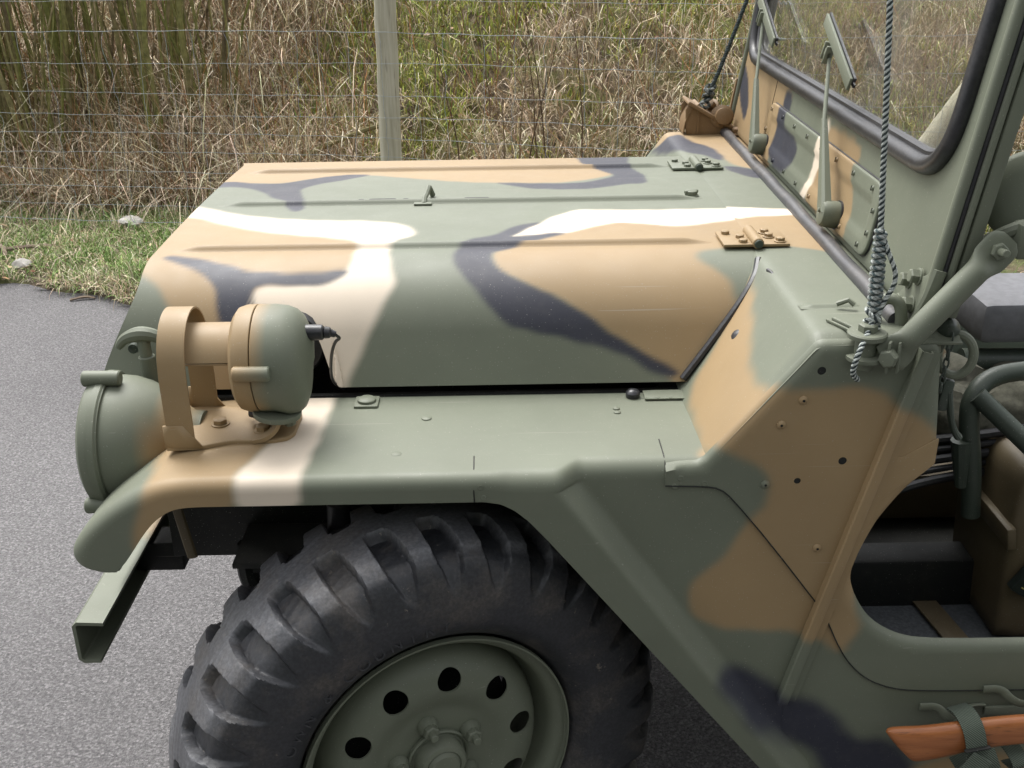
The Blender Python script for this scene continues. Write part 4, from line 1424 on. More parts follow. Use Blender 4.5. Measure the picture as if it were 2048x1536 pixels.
def windscreen():
    UW, VT = 0.735, 0.66
    hole = round_poly([(-0.682, 0.196), (0.682, 0.196), (0.682, 0.615), (-0.682, 0.615)], 0.10, 10)
    outer = round_poly([(-UW, 0.0), (UW, 0.0), (UW, VT), (-UW, VT)], [0.0, 0.0, 0.08, 0.08])
    V, F = plate(outer, [hole], WFR, 0.022, 0.011, 0.006, seg=0.011)
    fr = build('windscreen_frame', V, F, M['camo'], JEEP, 'wind', sharp=50)
    # outer pillars: stepped section seen from the side
    for s in (1, -1):
        for (u0, u1, w0, w1, nm) in ((UW+0.0015, UW+0.010, -0.024, -0.004, 'pillar_step'), (UW-0.020, UW+0.016, -0.044, -0.0245, 'pillar')):
            mb = MB()
            for v0, v1 in ((0.02, VT-0.05),):
                c = wpt(s*(u0+u1)/2, (v0+v1)/2, (w0+w1)/2)
                V, F = box((0, 0, 0), (u1-u0, v1-v0, w1-w0), 0.004)
                V = c+V[:, :1]*(-WA)+V[:, 1:2]*WB+V[:, 2:]*WN
                mb.add(V, F)
            mb.build(nm, M['green'], fr, sharp=40)
        V, F = tube([wpt(s*(UW+0.006), 0.03, -0.0), wpt(s*(UW+0.006), VT-0.06, -0.0)], 0.0085, 12)
        build('pillar_bead', V, F, M['green'], fr)
        V, F = tube([wpt(s*(UW+0.012), 0.02, -0.017), wpt(s*(UW+0.012), VT-0.05, -0.017)], 0.0055, 10)
        build('pillar_bead', V, F, M['green'], fr)
        V, F = tube([wpt(s*(UW+0.0115), 0.02, -0.0085), wpt(s*(UW+0.0115), VT-0.05, -0.0085)], 0.0034, 8)
        build('pillar_seal', V, F, M['rubber'], fr)
    # rubber glazing seal: fat bead with an inner lip
    loop = resample(hole, 0.012, True)
    V, F = tube(np.array([wpt(u, v, 0.004) for u, v in loop]), 0.0140, 14, closed=True)
    build('glazing_seal', V, F, M['rubber'], fr)
    c = loop.mean(0)
    inner = np.array([p+(c-p)/np.linalg.norm(c-p)*0.0 for p in loop])
    t = np.roll(loop, -1, 0)-np.roll(loop, 1, 0)
    t /= np.linalg.norm(t, axis=1)[:, None]
    nn = np.stack([-t[:, 1], t[:, 0]], 1)
    lip = loop+nn*0.0165
    V, F = tube(np.array([wpt(u, v, -0.004) for u, v in lip]), 0.0080, 10, closed=True)
    build('seal_lip', V, F, M['rubber'], fr)
    V, F = plate(hole, [], (wpt(0, 0, -0.008), -WA, WB), 0.005, 0.08, 0.0)
    build('windscreen_glass', V, F, M['glass'], fr, smooth=False)
    # sheet seams in the lower frame
    for u in (-0.36,):
        V, F = tube([wpt(u, 0.03, 0.0003), wpt(u, 0.19, 0.0003)], 0.0009, 6)
        build('frame_seam', V, F, M['brown'], fr)
    # vent cover plate: raised rim, recessed field, screws
    vo = round_poly([(-0.350, 0.014), (0.478, 0.014), (0.478, 0.136), (-0.350, 0.136)], 0.036, 8)
    def vd(v):
        d = seg_dist(v, resample_keep(vo, 0.01))
        return -0.0035*smoothstep(0.030, 0.036, d)
    V, F = plate(vo, [], (wpt(0, 0, 0.007), -WA, WB), 0.007, 0.0085, 0.003, vd, seg=0.0085)
    vp = build('vent_cover', V, F, M['camo'], JEEP, 'wind', sharp=50)
    V, F = tube(np.array([wpt(u, v, 0.001) for u, v in resample(vo, 0.015, True)]), 0.0022, 6, closed=True)
    build('cover_gasket', V, F, M['rubber'], vp)
    scr = [(u, 0.122) for u in np.linspace(-0.32, 0.435, 8)]+[(u, 0.028) for u in np.linspace(-0.32, 0.435, 8)]+[(0.464, 0.092), (0.464, 0.055), (-0.336, 0.075)]
    for u, v in scr:
        V, F = lathe([(0, 0), (0, 0.0046), (0.0014, 0.0042), (0.0030, 0.0024), (0.0033, 0)], wpt(u, v, 0.0072), WN, 12)
        build('cover_screw', V, F, M['camo'], vp, 'wind')
        V, F = box((0, 0, 0), (0.0012, 0.0080, 0.0024), 0.0)
        cc = wpt(u, v, 0.0098)
        V = cc+V[:, :1]*(-WA)+V[:, 1:2]*WB+V[:, 2:]*WN
        build('screw_slot', V, F, M['blackout'], vp)
    # sill tube (dark weather strip) along the base
    a, b = wpt(-0.715, -0.004, 0.022), wpt(0.715, -0.004, 0.022)
    pts = [a+(b-a)*t+np.array([0, 0, 0.0012*math.sin(t*37)]) for t in np.linspace(0, 1, 60)]
    V, F = tube(pts, 0.0135, 14)
    build('sill_strip', V, F, M['blackpaint'], fr)
    # wipers
    for u0, A, B, C, D in ((0.295, (0.173, 0.182), (0.074, 0.288), (0.003, 0.342), (0.245, 0.255)), (-0.325, (-0.425, 0.170), (-0.534, 0.297), (-0.610, 0.335), (-0.368, 0.257))):
        p = wpt(u0, 0.040, 0.0)
        mb = MB()
        mb.add(*lathe([(0, 0), (0, 0.022), (0.004, 0.024), (0.030, 0.0235), (0.036, 0.021), (0.038, 0.016), (0.038, 0)], p, WN, 28))
        root = mb.build('wiper', M['camo'], JEEP, 'G')
        V, F = lathe([(0, 0), (0, 0.026), (0.006, 0.026), (0.006, 0)], p+WN*0.001, WN, 24)
        build('wiper_gasket', V, F, M['rubber'], root)
        # tapered arm, then thin rod, leaning a little
        q0, q1 = wpt(u0, 0.045, 0.030), wpt(A[0], A[1], 0.034)
        q2 = wpt(B[0], B[1], 0.026)
        G = []
        for t in np.linspace(0, 1, 12):
            c = q0+(q1-q0)*t
            w = 0.0195*(1-t)+0.0055*t
            h = 0.008*(1-t)+0.004*t
            G.append([c-WA*(-w)+WN*(-h), c-WA*(-w)+WN*h*0.5, c-WA*(-w*0.75)+WN*h, c+WA*(-w*0.75)+WN*h, c+WA*(-w)+WN*h*0.5, c+WA*(-w)-WN*h])
        V, F = shell(np.array(G), 0.0015)
        build('wiper_arm', V, F, M['camo'], root, 'G', sharp=30)
        V, F = cyl(q0+WN*0.006, q0+WN*0.012, 0.004, None, 10, 0.001)
        build('arm_rivet', V, F, M['camo'], root, 'G')
        V, F = tube([q1-(q2-q1)*0.06, q1, q2], [0.0045, 0.0040, 0.0034], 10)
        build('wiper_rod', V, F, M['camo'], root, 'G')
        # blade across the rod tip
        bd = -WA*0.32+WB*0.0
        b0, b1 = wpt(C[0], C[1], 0.022), wpt(D[0], D[1], 0.022)
        dd = (b1-b0)/np.linalg.norm(b1-b0)
        ss = np.cross(dd, WN)
        for (wu, wd, wn, h, mt, nm) in ((0.0, 0.0, 0.006, 0.0115, 'green', 'blade_holder'), (-0.0095, 0, 0.000, 0.004, 'rubber', 'blade_rubber'), (0.0015, 0, -0.002, 0.003, 'rubber', 'blade_rubber')):
            c = (b0+b1)/2+ss*wu+WN*wn
            V, F = box((0, 0, 0), (np.linalg.norm(b1-b0)+(0.004 if nm != 'blade_holder' else 0), 2*h, 0.005), 0.001)
            V = c+V[:, :1]*dd+V[:, 1:2]*ss+V[:, 2:]*WN
            build(nm, V, F, M[mt], root)
        mb = MB()
        for o in (-0.010, 0.010):
            V, F = box((0, 0, 0), (0.006, 0.034, 0.016), 0.002)
            c = q2+dd*o+WN*0.004
            mb.add(c+V[:, :1]*dd+V[:, 1:2]*ss+V[:, 2:]*WN, F)
        V, F = box((0, 0, 0), (0.026, 0.014, 0.010), 0.002)
        mb.add(q2+WN*0.004+V[:, :1]*dd+V[:, 1:2]*ss+V[:, 2:]*WN, F)
        mb.build('blade_clip', M['green'], root)
    return fr
wscreen = windscreen()

# ---- near-side hinge, stay and fittings
def fittings():
    # pillar foot plate with three bolts
    pl = round_poly([(0.630, -0.012), (0.690, -0.030), (0.735, -0.020), (0.752, 0.020), (0.752, 0.075), (0.742, 0.088), (0.728, 0.070), (0.690, 0.056), (0.640, 0.010)], 0.010)
    V, F = plate(pl, [], (wpt(0, 0, 0.006), -WA, WB), 0.006, 0.02, 0.0015)
    root = build('hinge_plate', V, F, M['green'], JEEP)
    for u, v in ((0.676, 0.046), (0.704, 0.060), (0.708, 0.020)):
        MB().add(*hexbolt(wpt(u, v, 0.006), WN, 0.0105, 0.012, 0.0125)).build('plate_bolt', M['green'], root, sharp=30)
    V, F = tube(smooth_open([wpt(0.752, 0.085, 0.0), wpt(0.755, 0.050, 0.004), wpt(0.752, 0.015, 0.010), wpt(0.740, -0.010, 0.014), wpt(0.728, -0.022, 0.012)], 2), 0.006, 8, flat=1.6)
    build('plate_flange', V, F, M['green'], root)
    # bent U rod
    V, F = tube(smooth_open([(0.636, -0.700, 1.085), (0.638, -0.703, 1.108), (0.646, -0.708, 1.121), (0.660, -0.714, 1.121), (0.668, -0.718, 1.106), (0.669, -0.719, 1.070)], 3), 0.0085, 12)
    build('hinge_hook', V, F, M['green'], root)
    # pivot pot with big washers and a hex cap
    p = np.array([0.604, -0.772, 1.092])
    mb = MB().add(*lathe([(-0.050, 0), (-0.050, 0.012), (-0.038, 0.012), (-0.036, 0.026), (-0.031, 0.026), (-0.029, 0.015), (-0.006, 0.015), (-0.004, 0.0265), (0.002, 0.027), (0.004, 0.025), (0.005, 0)], p, (0, 0, 1), 28))
    mb.add(*hexbolt(p+np.array([0, 0, 0.005]), (0, 0, 1), 0.0130, 0.010))
    piv = mb.build('stay_pivot', M['green'], JEEP, sharp=30)
    V, F = box(p+np.array([0.012, 0.030, -0.020]), (0.030, 0.050, 0.020), 0.003)
    build('pivot_bracket', V, F, M['green'], piv)
    # clamp plate and bolt at the tube foot
    d = np.array([0.80, -0.60, 0.0]); d /= np.linalg.norm(d)
    c = p+np.array([0.020, -0.014, -0.026])
    mb = MB()
    for k, w in ((0.0, 0.026), (0.014, 0.028)):
        V, F = box((0, 0, 0), (0.004, 0.030, 0.045), 0.0015, Matrix.Rotation(RAD(-32), 3, 'Z'))
        mb.add(V+c+np.array([0.010+k, 0, 0]), F)
    mb.build('pivot_clamp', M['green'], piv)
    MB().add(*hexbolt(c+np.array([0.006, -0.008, 0.0]), (-0.55, -0.8, 0.05), 0.013, 0.012, 0.0)).build('clamp_bolt', M['green'], piv, sharp=30)
    # stay tube with flattened ends
    a = np.array([0.628, -0.790, 1.058])
    b = np.array([0.778, -0.770, 1.224])
    ts = np.linspace(0, 1, 40)
    d = (b-a)/np.linalg.norm(b-a)
    nrm = np.array([0.0, -1.0, 0.15]); nrm -= d*(nrm@d); nrm /= np.linalg.norm(nrm)
    sid = np.cross(d, nrm)
    ring = []
    an = np.linspace(0, 2*math.pi, 20, endpoint=False)
    for t in ts:
        f = max(1-smoothstep(0.10, 0.20, t), smoothstep(0.74, 0.84, t))
        wA, wB = 0.0170+0.0085*f, 0.0170*(1-f)+0.004*f
        c = a+(b-a)*t
        if t > 0.93 or t < 0.03:
            e = (t-0.93)/0.07 if t > 0.5 else (0.03-t)/0.03
            wA *= math.sqrt(max(0.08, 1-0.75*e*e))
        ring.append(c+wA*np.cos(an)[:, None]*sid+wB*np.sin(an)[:, None]*nrm)
    V = np.concatenate(ring)
    F = grid_faces(len(ts), 20, False, True, False).tolist()+[tuple(range(20)), tuple(range(39*20, 40*20))[::-1]]
    st = build('windscreen_stay', V, F, M['green'], JEEP, sharp=40)
    q = a+(b-a)*0.90+nrm*0.003
    mb = MB().add(*hexbolt(q, nrm, 0.0115, 0.008, 0.0))
    mb.add(*cyl(q, q+nrm*0.026, 0.0055, None, 12, 0.001))
    mb.build('stay_bolt', M['green'], st, sharp=30)
    # mirror arm and round mirror behind the pillar
    m0 = np.array([0.800, -0.745, 1.232])
    mb = MB().add(*tube(smooth_open([m0+np.array([-0.03, 0.03, -0.03]), m0, m0+np.array([0.03, -0.005, 0.005]), m0+np.array([0.045, -0.02, 0.03])], 2), 0.010, 10))
    mb.add(*box(m0+np.array([0.020, 0.0, -0.018]), (0.050, 0.030, 0.050), 0.006))
    mr = mb.build('mirror', M['green'], JEEP)
    cm = np.array([0.824, -0.715, 1.264])
    dm = np.array([-0.45, -0.85, 0.25])
    V, F = lathe([(0.010, 0), (0.009, 0.036), (0.006, 0.056), (0.001, 0.062), (-0.003, 0.0635), (-0.008, 0.062), (-0.009, 0)], cm, dm, 48)
    build('mirror_head', V, F, M['green'], mr)
    for dd in ((-0.022, -0.016, -0.040), (-0.014, -0.014, -0.062)):
        q = cm+np.array(dd)
        V, F = lathe([(0, 0), (0, 0.008), (0.010, 0.0075), (0.014, 0.004), (0.014, 0)], q, dm, 12)
        build('mirror_bolt', V, F, M['darkgreen'], mr)
    # grey conduit sleeve with dark collars below the mirror
    mb = MB()
    q = np.array([0.755, -0.690, 1.150]); e = np.array([0.845, -0.690, 1.215])
    mb.add(*tube([q+(e-q)*t for t in (0, 0.12, 0.15, 0.48, 0.52, 0.55, 0.95, 1)], [0.016, 0.018, 0.021, 0.021, 0.018, 0.021, 0.022, 0.019], 18))
    mb.build('conduit_sleeve', M['zinc'], JEEP)
    V, F = tube(smooth_open([q, q+np.array([-0.018, 0.01, -0.05]), q+np.array([-0.03, 0.02, -0.12]), q+np.array([-0.06, 0.03, -0.16])], 2), 0.024, 12, flat=0.6)
    build('cable_boot', V, F, M['canvas'], JEEP)
    # ring and chain on the door edge
    th = np.linspace(0, 2*math.pi, 28, endpoint=False)
    c = np.array([0.742, -0.745, 1.048])
    V, F = tube(np.stack([c[0]+0.021*np.cos(th), c[1]-0.010*np.cos(th), c[2]+0.031*np.sin(th)], 1), 0.0065, 10, closed=True)
    ri = build('tie_ring', V, F, M['green'], JEEP)
    V, F = lathe([(0, 0), (0, 0.014), (0.01, 0.016), (0.018, 0.012), (0.026, 0.005), (0.03, 0)], (0.728, -0.735, 1.083), (-0.1, -0.7, 0.4), 20)
    build('chain_stud', V, F, M['darkgreen'], ri)
    for k in range(7):
        c = np.array([0.7275-0.0008*k, -0.757, 1.078-0.0125*k])
        o = th[::2]
        if k % 2:
            P = np.stack([c[0]+0.0036*np.cos(o), np.full(len(o), c[1]), c[2]+0.0082*np.sin(o)], 1)
        else:
            P = np.stack([np.full(len(o), c[0]), c[1]+0.0036*np.cos(o), c[2]+0.0082*np.sin(o)], 1)
        V, F = tube(P, 0.0014, 6, closed=True)
        build('chain_link', V, F, M['darkgreen'], ri)
    # door-side catches in the shade of the opening
    mb = MB().add(*box((0.737, -0.738, 0.985), (0.018, 0.022, 0.050), 0.006, rotm('Y', 8)))
    mb.add(*tube(smooth_open([(0.742, -0.742, 0.990), (0.748, -0.746, 0.955), (0.757, -0.744, 0.930), (0.766, -0.742, 0.918)], 2), [0.009, 0.007, 0.010], 10, flat=0.6))
    mb.build('door_catch', M['darkgreen'], JEEP)
    # little clip at the cowl top
    mb = MB().add(*box((0.592, -0.735, 1.089), (0.006, 0.075, 0.006), 0.002, rotm('Z', 24)))
    mb.add(*box((0.582, -0.735, 1.088), (0.004, 0.070, 0.004), 0.001, rotm('Z', 24)))
    mb.add(*tube([(0.596, -0.652, 1.093), (0.612, -0.655, 1.100), (0.620, -0.66, 1.094)], 0.004, 8))
    mb.build('cowl_clip', M['camo'], JEEP, 'G')
fittings()

# ---- far-side gusset bracket at the cowl end
def far_bracket():
    y0 = 0.690
    tri = [(0.588, 1.086), (0.715, 1.086), (0.700, 1.104), (0.594, 1.166), (0.584, 1.150)]
    V, F = plate(tri, [], ((0, y0, 0), (1, 0, 0), (0, 0, 1)), 0.004, 0.02, 0.001)
    root = build('gusset_bracket', V, F, M['camo'], JEEP, 'F')
    V, F = plate(tri, [], ((0, y0+0.075, 0), (1, 0, 0), (0, 0, 1)), 0.004, 0.02, 0.001)
    build('gusset_web', V, F, M['camo'], root, 'F')
    V, F = plate([(0.615, 1.088), (0.620, 1.088), (0.620, 1.150), (0.615, 1.153)], [], ((0, y0-0.003, 0), (1, 0, 0), (0, 0, 1)), 0.003, 0.02, 0.0)
    build('gusset_rib', V, F, M['camo'], root, 'F')
    a, b = np.array([0.588, y0+0.035, 1.170]), np.array([0.716, y0+0.035, 1.096])
    d = (b-a)/np.linalg.norm(b-a)
    V, F = box((0, 0, 0), (np.linalg.norm(b-a), 0.100, 0.010), 0.004)
    s = np.array([0, 1.0, 0]); n = np.cross(d, s)
    V = (a+b)/2+V[:, :1]*d+V[:, 1:2]*s+V[:, 2:]*n
    build('gusset_cap', V, F, M['camo'], root, 'F')
    G = []
    for t in np.linspace(0, 1, 12):
        an = RAD(180-75*t)
        G.append([(0.632+0.052*math.cos(an)*1.0, y, 1.090+0.078*math.sin(an)) for y in np.linspace(y0-0.002, y0+0.075, 5)])
    V, F = shell(np.array(G), 0.003)
    build('gusset_nose', V, F, M['camo'], root, 'F')
    MB().add(*lathe([(0, 0), (0, 0.028), (0.03, 0.030), (0.036, 0.022), (0.055, 0.021), (0.058, 0.012), (0.058, 0)], (0.680, y0+0.03, 1.125), (0, -1, 0.2), 24)).build('hinge_boss', M['camo'], root, 'F')
    MB().add(*hexbolt((0.660, y0+0.05, 1.150), (-0.5, -0.6, 0.6), 0.014, 0.015, 0.02)).build('hinge_bolt', M['camo'], root, 'F')
    MB().add(*hexbolt((0.712, y0-0.03, 1.094), (0, -0.2, 1), 0.011, 0.012, 0.016)).build('foot_bolt', M['camo'], root, 'F')
    V, F = plate(round_poly([(-0.742, -0.01), (-0.742, 0.13), (-0.752, 0.13), (-0.765, 0.0)], 0.004), [], (wpt(0, 0, 0.012), -WA, WB), 0.010, 0.02, 0.001)
    build('hinge_leaf', V, F, M['camo'], root, 'F')
far_bracket()

# ---- interior seen through the door opening
def interior():
    MB().add(*box((0.90, -0.36, 0.405), (0.62, 0.80, 0.012), 0.002)).build('floor_pan', M['blackout'], JEEP)
    V, F = plate(round_poly([(0.63, -0.745), (1.18, -0.745), (1.18, -0.42), (0.63, -0.30)], 0.02), [], ((0, 0, 0.417), (1, 0, 0), (0, 1, 0)), 0.005, 0.05, 0.002)
    build('floor_mat', V, F, M['carpet'], JEEP)
    mb = MB().add(*box((0.95, 0.02, 0.47), (0.70, 0.34, 0.12), 0.03))
    mb.build('transmission_tunnel', M['brown'], JEEP)
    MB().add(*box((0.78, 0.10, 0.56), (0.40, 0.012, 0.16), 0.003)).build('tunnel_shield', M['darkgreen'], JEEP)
    V, F = box((0.905, -0.56, 0.424), (0.045, 0.36, 0.006), 0.002, rotm('Z', 8))
    build('floor_strip', V, F, M['brown'], JEEP)
    # seat box with lid
    bx = round_poly([(0.975, 0.425), (1.20, 0.425), (1.20, 0.765), (0.968, 0.765), (0.962, 0.650)], [0.0, 0.0, 0.0, 0.045, 0.0], 8)
    V, F = plate(bx, [], ((0, -0.575, 0), (1, 0, 0), (0, 0, 1)), 0.22, 0.03, 0.016)
    sb = build('seat_box', V, F, M['brown'], JEEP)
    V, F = box((0.962, -0.468, 0.640), (0.016, 0.235, 0.042), 0.004, rotm('Y', -10))
    build('box_flange', V, F, M['brown'], sb)
    MB().add(*hexbolt((0.954, -0.44, 0.650), (-1, -0.2, 0.5), 0.012, 0.006, 0.017)).build('box_knob', M['darkgreen'], sb)
    V, F = tube(smooth_open([(0.998, -0.578, 0.735), (1.02, -0.600, 0.732), (1.05, -0.600, 0.730), (1.075, -0.578, 0.730)], 2), 0.005, 8)
    build('box_handle', V, F, M['darkgreen'], sb)
    # tubular seat frame
    mb = MB()
    A = smooth_open([(0.925, -0.500, 0.640), (0.912, -0.500, 0.74), (0.893, -0.500, 0.822), (0.895, -0.490, 0.862), (0.925, -0.470, 0.888), (0.975, -0.46, 0.898), (1.16, -0.45, 0.905)], 3)
    mb.add(*tube(A, 0.0165, 14))
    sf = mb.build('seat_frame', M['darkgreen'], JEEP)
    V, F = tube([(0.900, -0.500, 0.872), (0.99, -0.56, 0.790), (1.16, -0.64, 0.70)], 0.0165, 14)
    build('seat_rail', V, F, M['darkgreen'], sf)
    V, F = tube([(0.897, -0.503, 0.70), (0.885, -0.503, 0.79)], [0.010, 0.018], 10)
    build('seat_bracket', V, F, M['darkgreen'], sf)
    # rolled canvas and hoses on the far floor side
    random.seed(4)
    for k in range(5):
        V, F = tube(smooth_open([(0.70, -0.50+0.02*k, 0.640+0.013*k), (0.79, -0.46+0.02*k, 0.668+0.014*k), (0.92, -0.44, 0.690+0.018*k), (1.16, -0.42, 0.70+0.022*k)], 2), 0.006 if k % 2 else 0.0085, 8)
        build('hose', V, F, M['rubber'], JEEP)
    a = np.linspace(0, 2*math.pi, 22, endpoint=False)
    G = []
    for t in np.linspace(0, 1, 26):
        rr = 0.055*(1+0.22*math.sin(9*t)+0.12*math.sin(23*t))*(0.55+0.45*math.sin(math.pi*min(1, max(0, t))))
        G.append([(0.84+0.34*t, -0.30+rr*math.cos(q)*1.1+0.01*math.sin(5*q+7*t), 0.79+rr*math.sin(q)+0.01*math.cos(3*q-11*t)) for q in a])
    G = np.array(G)
    n, m, _ = G.shape
    build('canvas_roll', G.reshape(-1, 3), grid_faces(n, m, False, True, True).tolist()+[tuple(range(m)), tuple(range((n-1)*m, n*m))[::-1]], M['canvas'], JEEP)
    for k, (cx, cy, cz, sx, sz) in enumerate(((0.93, -0.36, 0.755, 0.075, 0.065), (1.05, -0.34, 0.775, 0.09, 0.055), (0.86, -0.30, 0.80, 0.05, 0.05))):
        bm = bmesh.new()
        bmesh.ops.create_icosphere(bm, subdivisions=4, radius=1.0)
        V = np.array([v.co[:] for v in bm.verts])
        bm.verts.index_update()
        F = [tuple(v.index for v in f.verts) for f in bm.faces]
        bm.free()
        f = 1+0.10*np.sin(7*V[:, 0]+3*V[:, 2]+k)*np.sin(5*V[:, 1]+2)+0.07*np.abs(np.sin(11*V[:, 0]-9*V[:, 2]+2*k))+0.05*np.abs(np.sin(17*V[:, 2]+6*V[:, 1]))
        build('canvas_bundle', V*f[:, None]*np.array([sx, 0.06, sz])+np.array([cx, cy, cz]), F, M['canvas'], JEEP)
    for k, x in enumerate((0.70, 0.76)):
        V, F = box((x, -0.44+0.11*k, 0.56), (0.012, 0.06, 0.05), 0.006, rotm('Y', 25))
        pd = build('pedal', V, F, M['rubber'], JEEP)
        V, F = tube([(x, -0.44+0.11*k, 0.56), (x-0.03, -0.44+0.11*k, 0.66), (x-0.08, -0.44+0.11*k, 0.74)], 0.007, 8)
        build('pedal_arm', V, F, M['blackout'], pd)
    # far seat back: padded cushion, and the dash beam
    V, F = box((1.18, -0.16, 0.905), (0.36, 0.20, 0.085), 0.020)
    c = build('seat_cushion', V, F, M['seat'], JEEP)
    V, F = tube([(0.99, -0.22, 0.818), (1.40, -0.22, 0.812)], 0.024, 14)
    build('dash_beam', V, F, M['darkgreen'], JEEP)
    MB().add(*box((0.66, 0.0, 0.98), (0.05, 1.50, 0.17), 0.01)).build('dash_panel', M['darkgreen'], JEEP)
    # throat of the heater duct: brown rounded pot
    V, F = lathe([(0, 0), (0, 0.05), (0.03, 0.075), (0.10, 0.080), (0.14, 0.06), (0.15, 0)], (0.86, -0.20, 0.74), (0.2, -0.6, 0.8), 28)
    build('heater_pot', V, F, M['brown'], JEEP)
    # rear end of the tub so the cabin is closed
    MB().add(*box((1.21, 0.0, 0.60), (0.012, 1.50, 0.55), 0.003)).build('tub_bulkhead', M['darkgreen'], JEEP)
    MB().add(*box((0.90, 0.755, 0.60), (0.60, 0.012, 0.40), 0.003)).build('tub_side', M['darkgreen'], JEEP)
interior()

# ---- footman loops and webbing strap on the body side
def strap():
    def loop(x0, x1, z, name='footman_loop'):
        y = -0.772
        path = smooth_open([(x0, y, z), (x0+0.028, y-0.001, z+0.002), (x0+0.040, y-0.012, z-0.010), (x0+0.055, y-0.016, z-0.016), (x1-0.055, y-0.016, z-0.016), (x1-0.040, y-0.012, z-0.008), (x1-0.026, y-0.001, z+0.003), (x1, y, z+0.003)], 2)
        V, F = tube(path, 0.0080, 10, flat=0.35, up=(0, 0, 1))
        return build(name, V, F, M['camo'], JEEP, 'G')
    lp = loop(0.765, 0.868, 0.447)
    loop(0.862, 0.98, 0.480)
    V, F = box((0.925, -0.7705, 0.437), (0.11, 0.006, 0.016), 0.002)
    build('strap_bar', V, F, M['camo'], JEEP, 'G')
    def band(pts, w, th=0.003, tw=None):
        P = smooth_open(pts, 2)
        T = np.gradient(P, axis=0)
        T /= np.linalg.norm(T, axis=1)[:, None]
        ax = np.array([0.96, 0.0, 0.26]) if tw is None else np.array(tw, float)
        G = []
        for p, t in zip(P, T):
            s = ax-t*(ax@t)
            s /= np.linalg.norm(s)
            G.append([p+s*k*w/2 for k in np.linspace(-1, 1, 5)])
        return shell(np.array(G), th)
    V, F = band([(0.815, -0.786, 0.462), (0.816, -0.810, 0.474), (0.820, -0.838, 0.468), (0.826, -0.8475, 0.445), (0.832, -0.8485, 0.415), (0.836, -0.847, 0.385), (0.834, -0.835, 0.366), (0.828, -0.80, 0.372)], 0.032)
    r = build('webbing_strap', V, F, M['webbing'], JEEP)
    V, F = band([(0.822, -0.853, 0.352), (0.808, -0.856, 0.345), (0.795, -0.858, 0.352), (0.800, -0.860, 0.372), (0.822, -0.858, 0.395), (0.836, -0.856, 0.420)], 0.032, tw=(0.6, -0.2, -0.7))
    build('strap_tail', V, F, M['webbing'], r)
    V, F = band([(0.846, -0.846, 0.424), (0.853, -0.853, 0.405), (0.860, -0.852, 0.388)], 0.024)
    build('strap_end', V, F, M['webbing'], r)
    V, F = box((0.829, -0.850, 0.4300), (0.040, 0.008, 0.003), 0.0015, rotm('Y', -12))
    build('strap_keeper', V, F, M['blackout'], r)
    V, F = band([(0.900, -0.785, 0.40), (0.904, -0.838, 0.402), (0.910, -0.846, 0.38), (0.912, -0.80, 0.36)], 0.026)
    build('strap_loop', V, F, M['webbing'], r)
strap()

# ------------------------------------------------------------------ things carried on the jeep
def axe():
    root = empty('axe', 'axe with varnished orange wooden handle strapped along the jeep sill', 'axe', (0.70, -0.82, 0.40))
    st = [(0.700, 0.4360, 0.010, 0.003), (0.706, 0.4300, 0.021, 0.010), (0.722, 0.4215, 0.0310, 0.0125), (0.745, 0.4200, 0.0325, 0.0130), (0.775, 0.4240, 0.0315, 0.0135), (0.810, 0.4320, 0.0285, 0.0135), (0.85, 0.4400, 0.0265, 0.0130), (0.90, 0.4460, 0.0255, 0.0125), (1.0, 0.4500, 0.0250, 0.0120), (1.15, 0.4480, 0.0250, 0.0120), (1.42, 0.452, 0.026, 0.012)]
    st = smooth_open(np.array(st), 2)
    a = np.linspace(0, 2*math.pi, 24, endpoint=False)
    ring = []
    for x, z, hz, hy in st:
        ca, sa = np.cos(a), np.sin(a)
        p = 0.72
        ring.append(np.stack([np.full(24, x)+0.0*ca+np.where(x < 0.74, 0.10*(-(np.sign(sa)*np.abs(sa)**p))*hz*max(0, (0.74-x)/0.03), 0), -0.825+hy*np.sign(ca)*np.abs(ca)**p, z+hz*np.sign(sa)*np.abs(sa)**p], 1))
    V = np.concatenate(ring)
    # slanted cut of the knob: the top corner is foremost
    V[:, 0] += np.where(V[:, 0] < 0.75, (0.75-V[:, 0])/0.05*(0.436-V[:, 2])*0.55, 0)
    n = len(st)
    F = grid_faces(n, 24, False, True, True).tolist()+[tuple(range(24)), tuple(range((n-1)*24, n*24))[::-1]]
    V -= np.array([0.70, -0.82, 0.40])
    build('handle', V, F, M['axewood'], root, sharp=40)
    V, F = box((1.44-0.70, -0.005, 0.045), (0.09, 0.03, 0.19), 0.008)
    build('axe_head', V, F, M['blackout'], root)
axe()

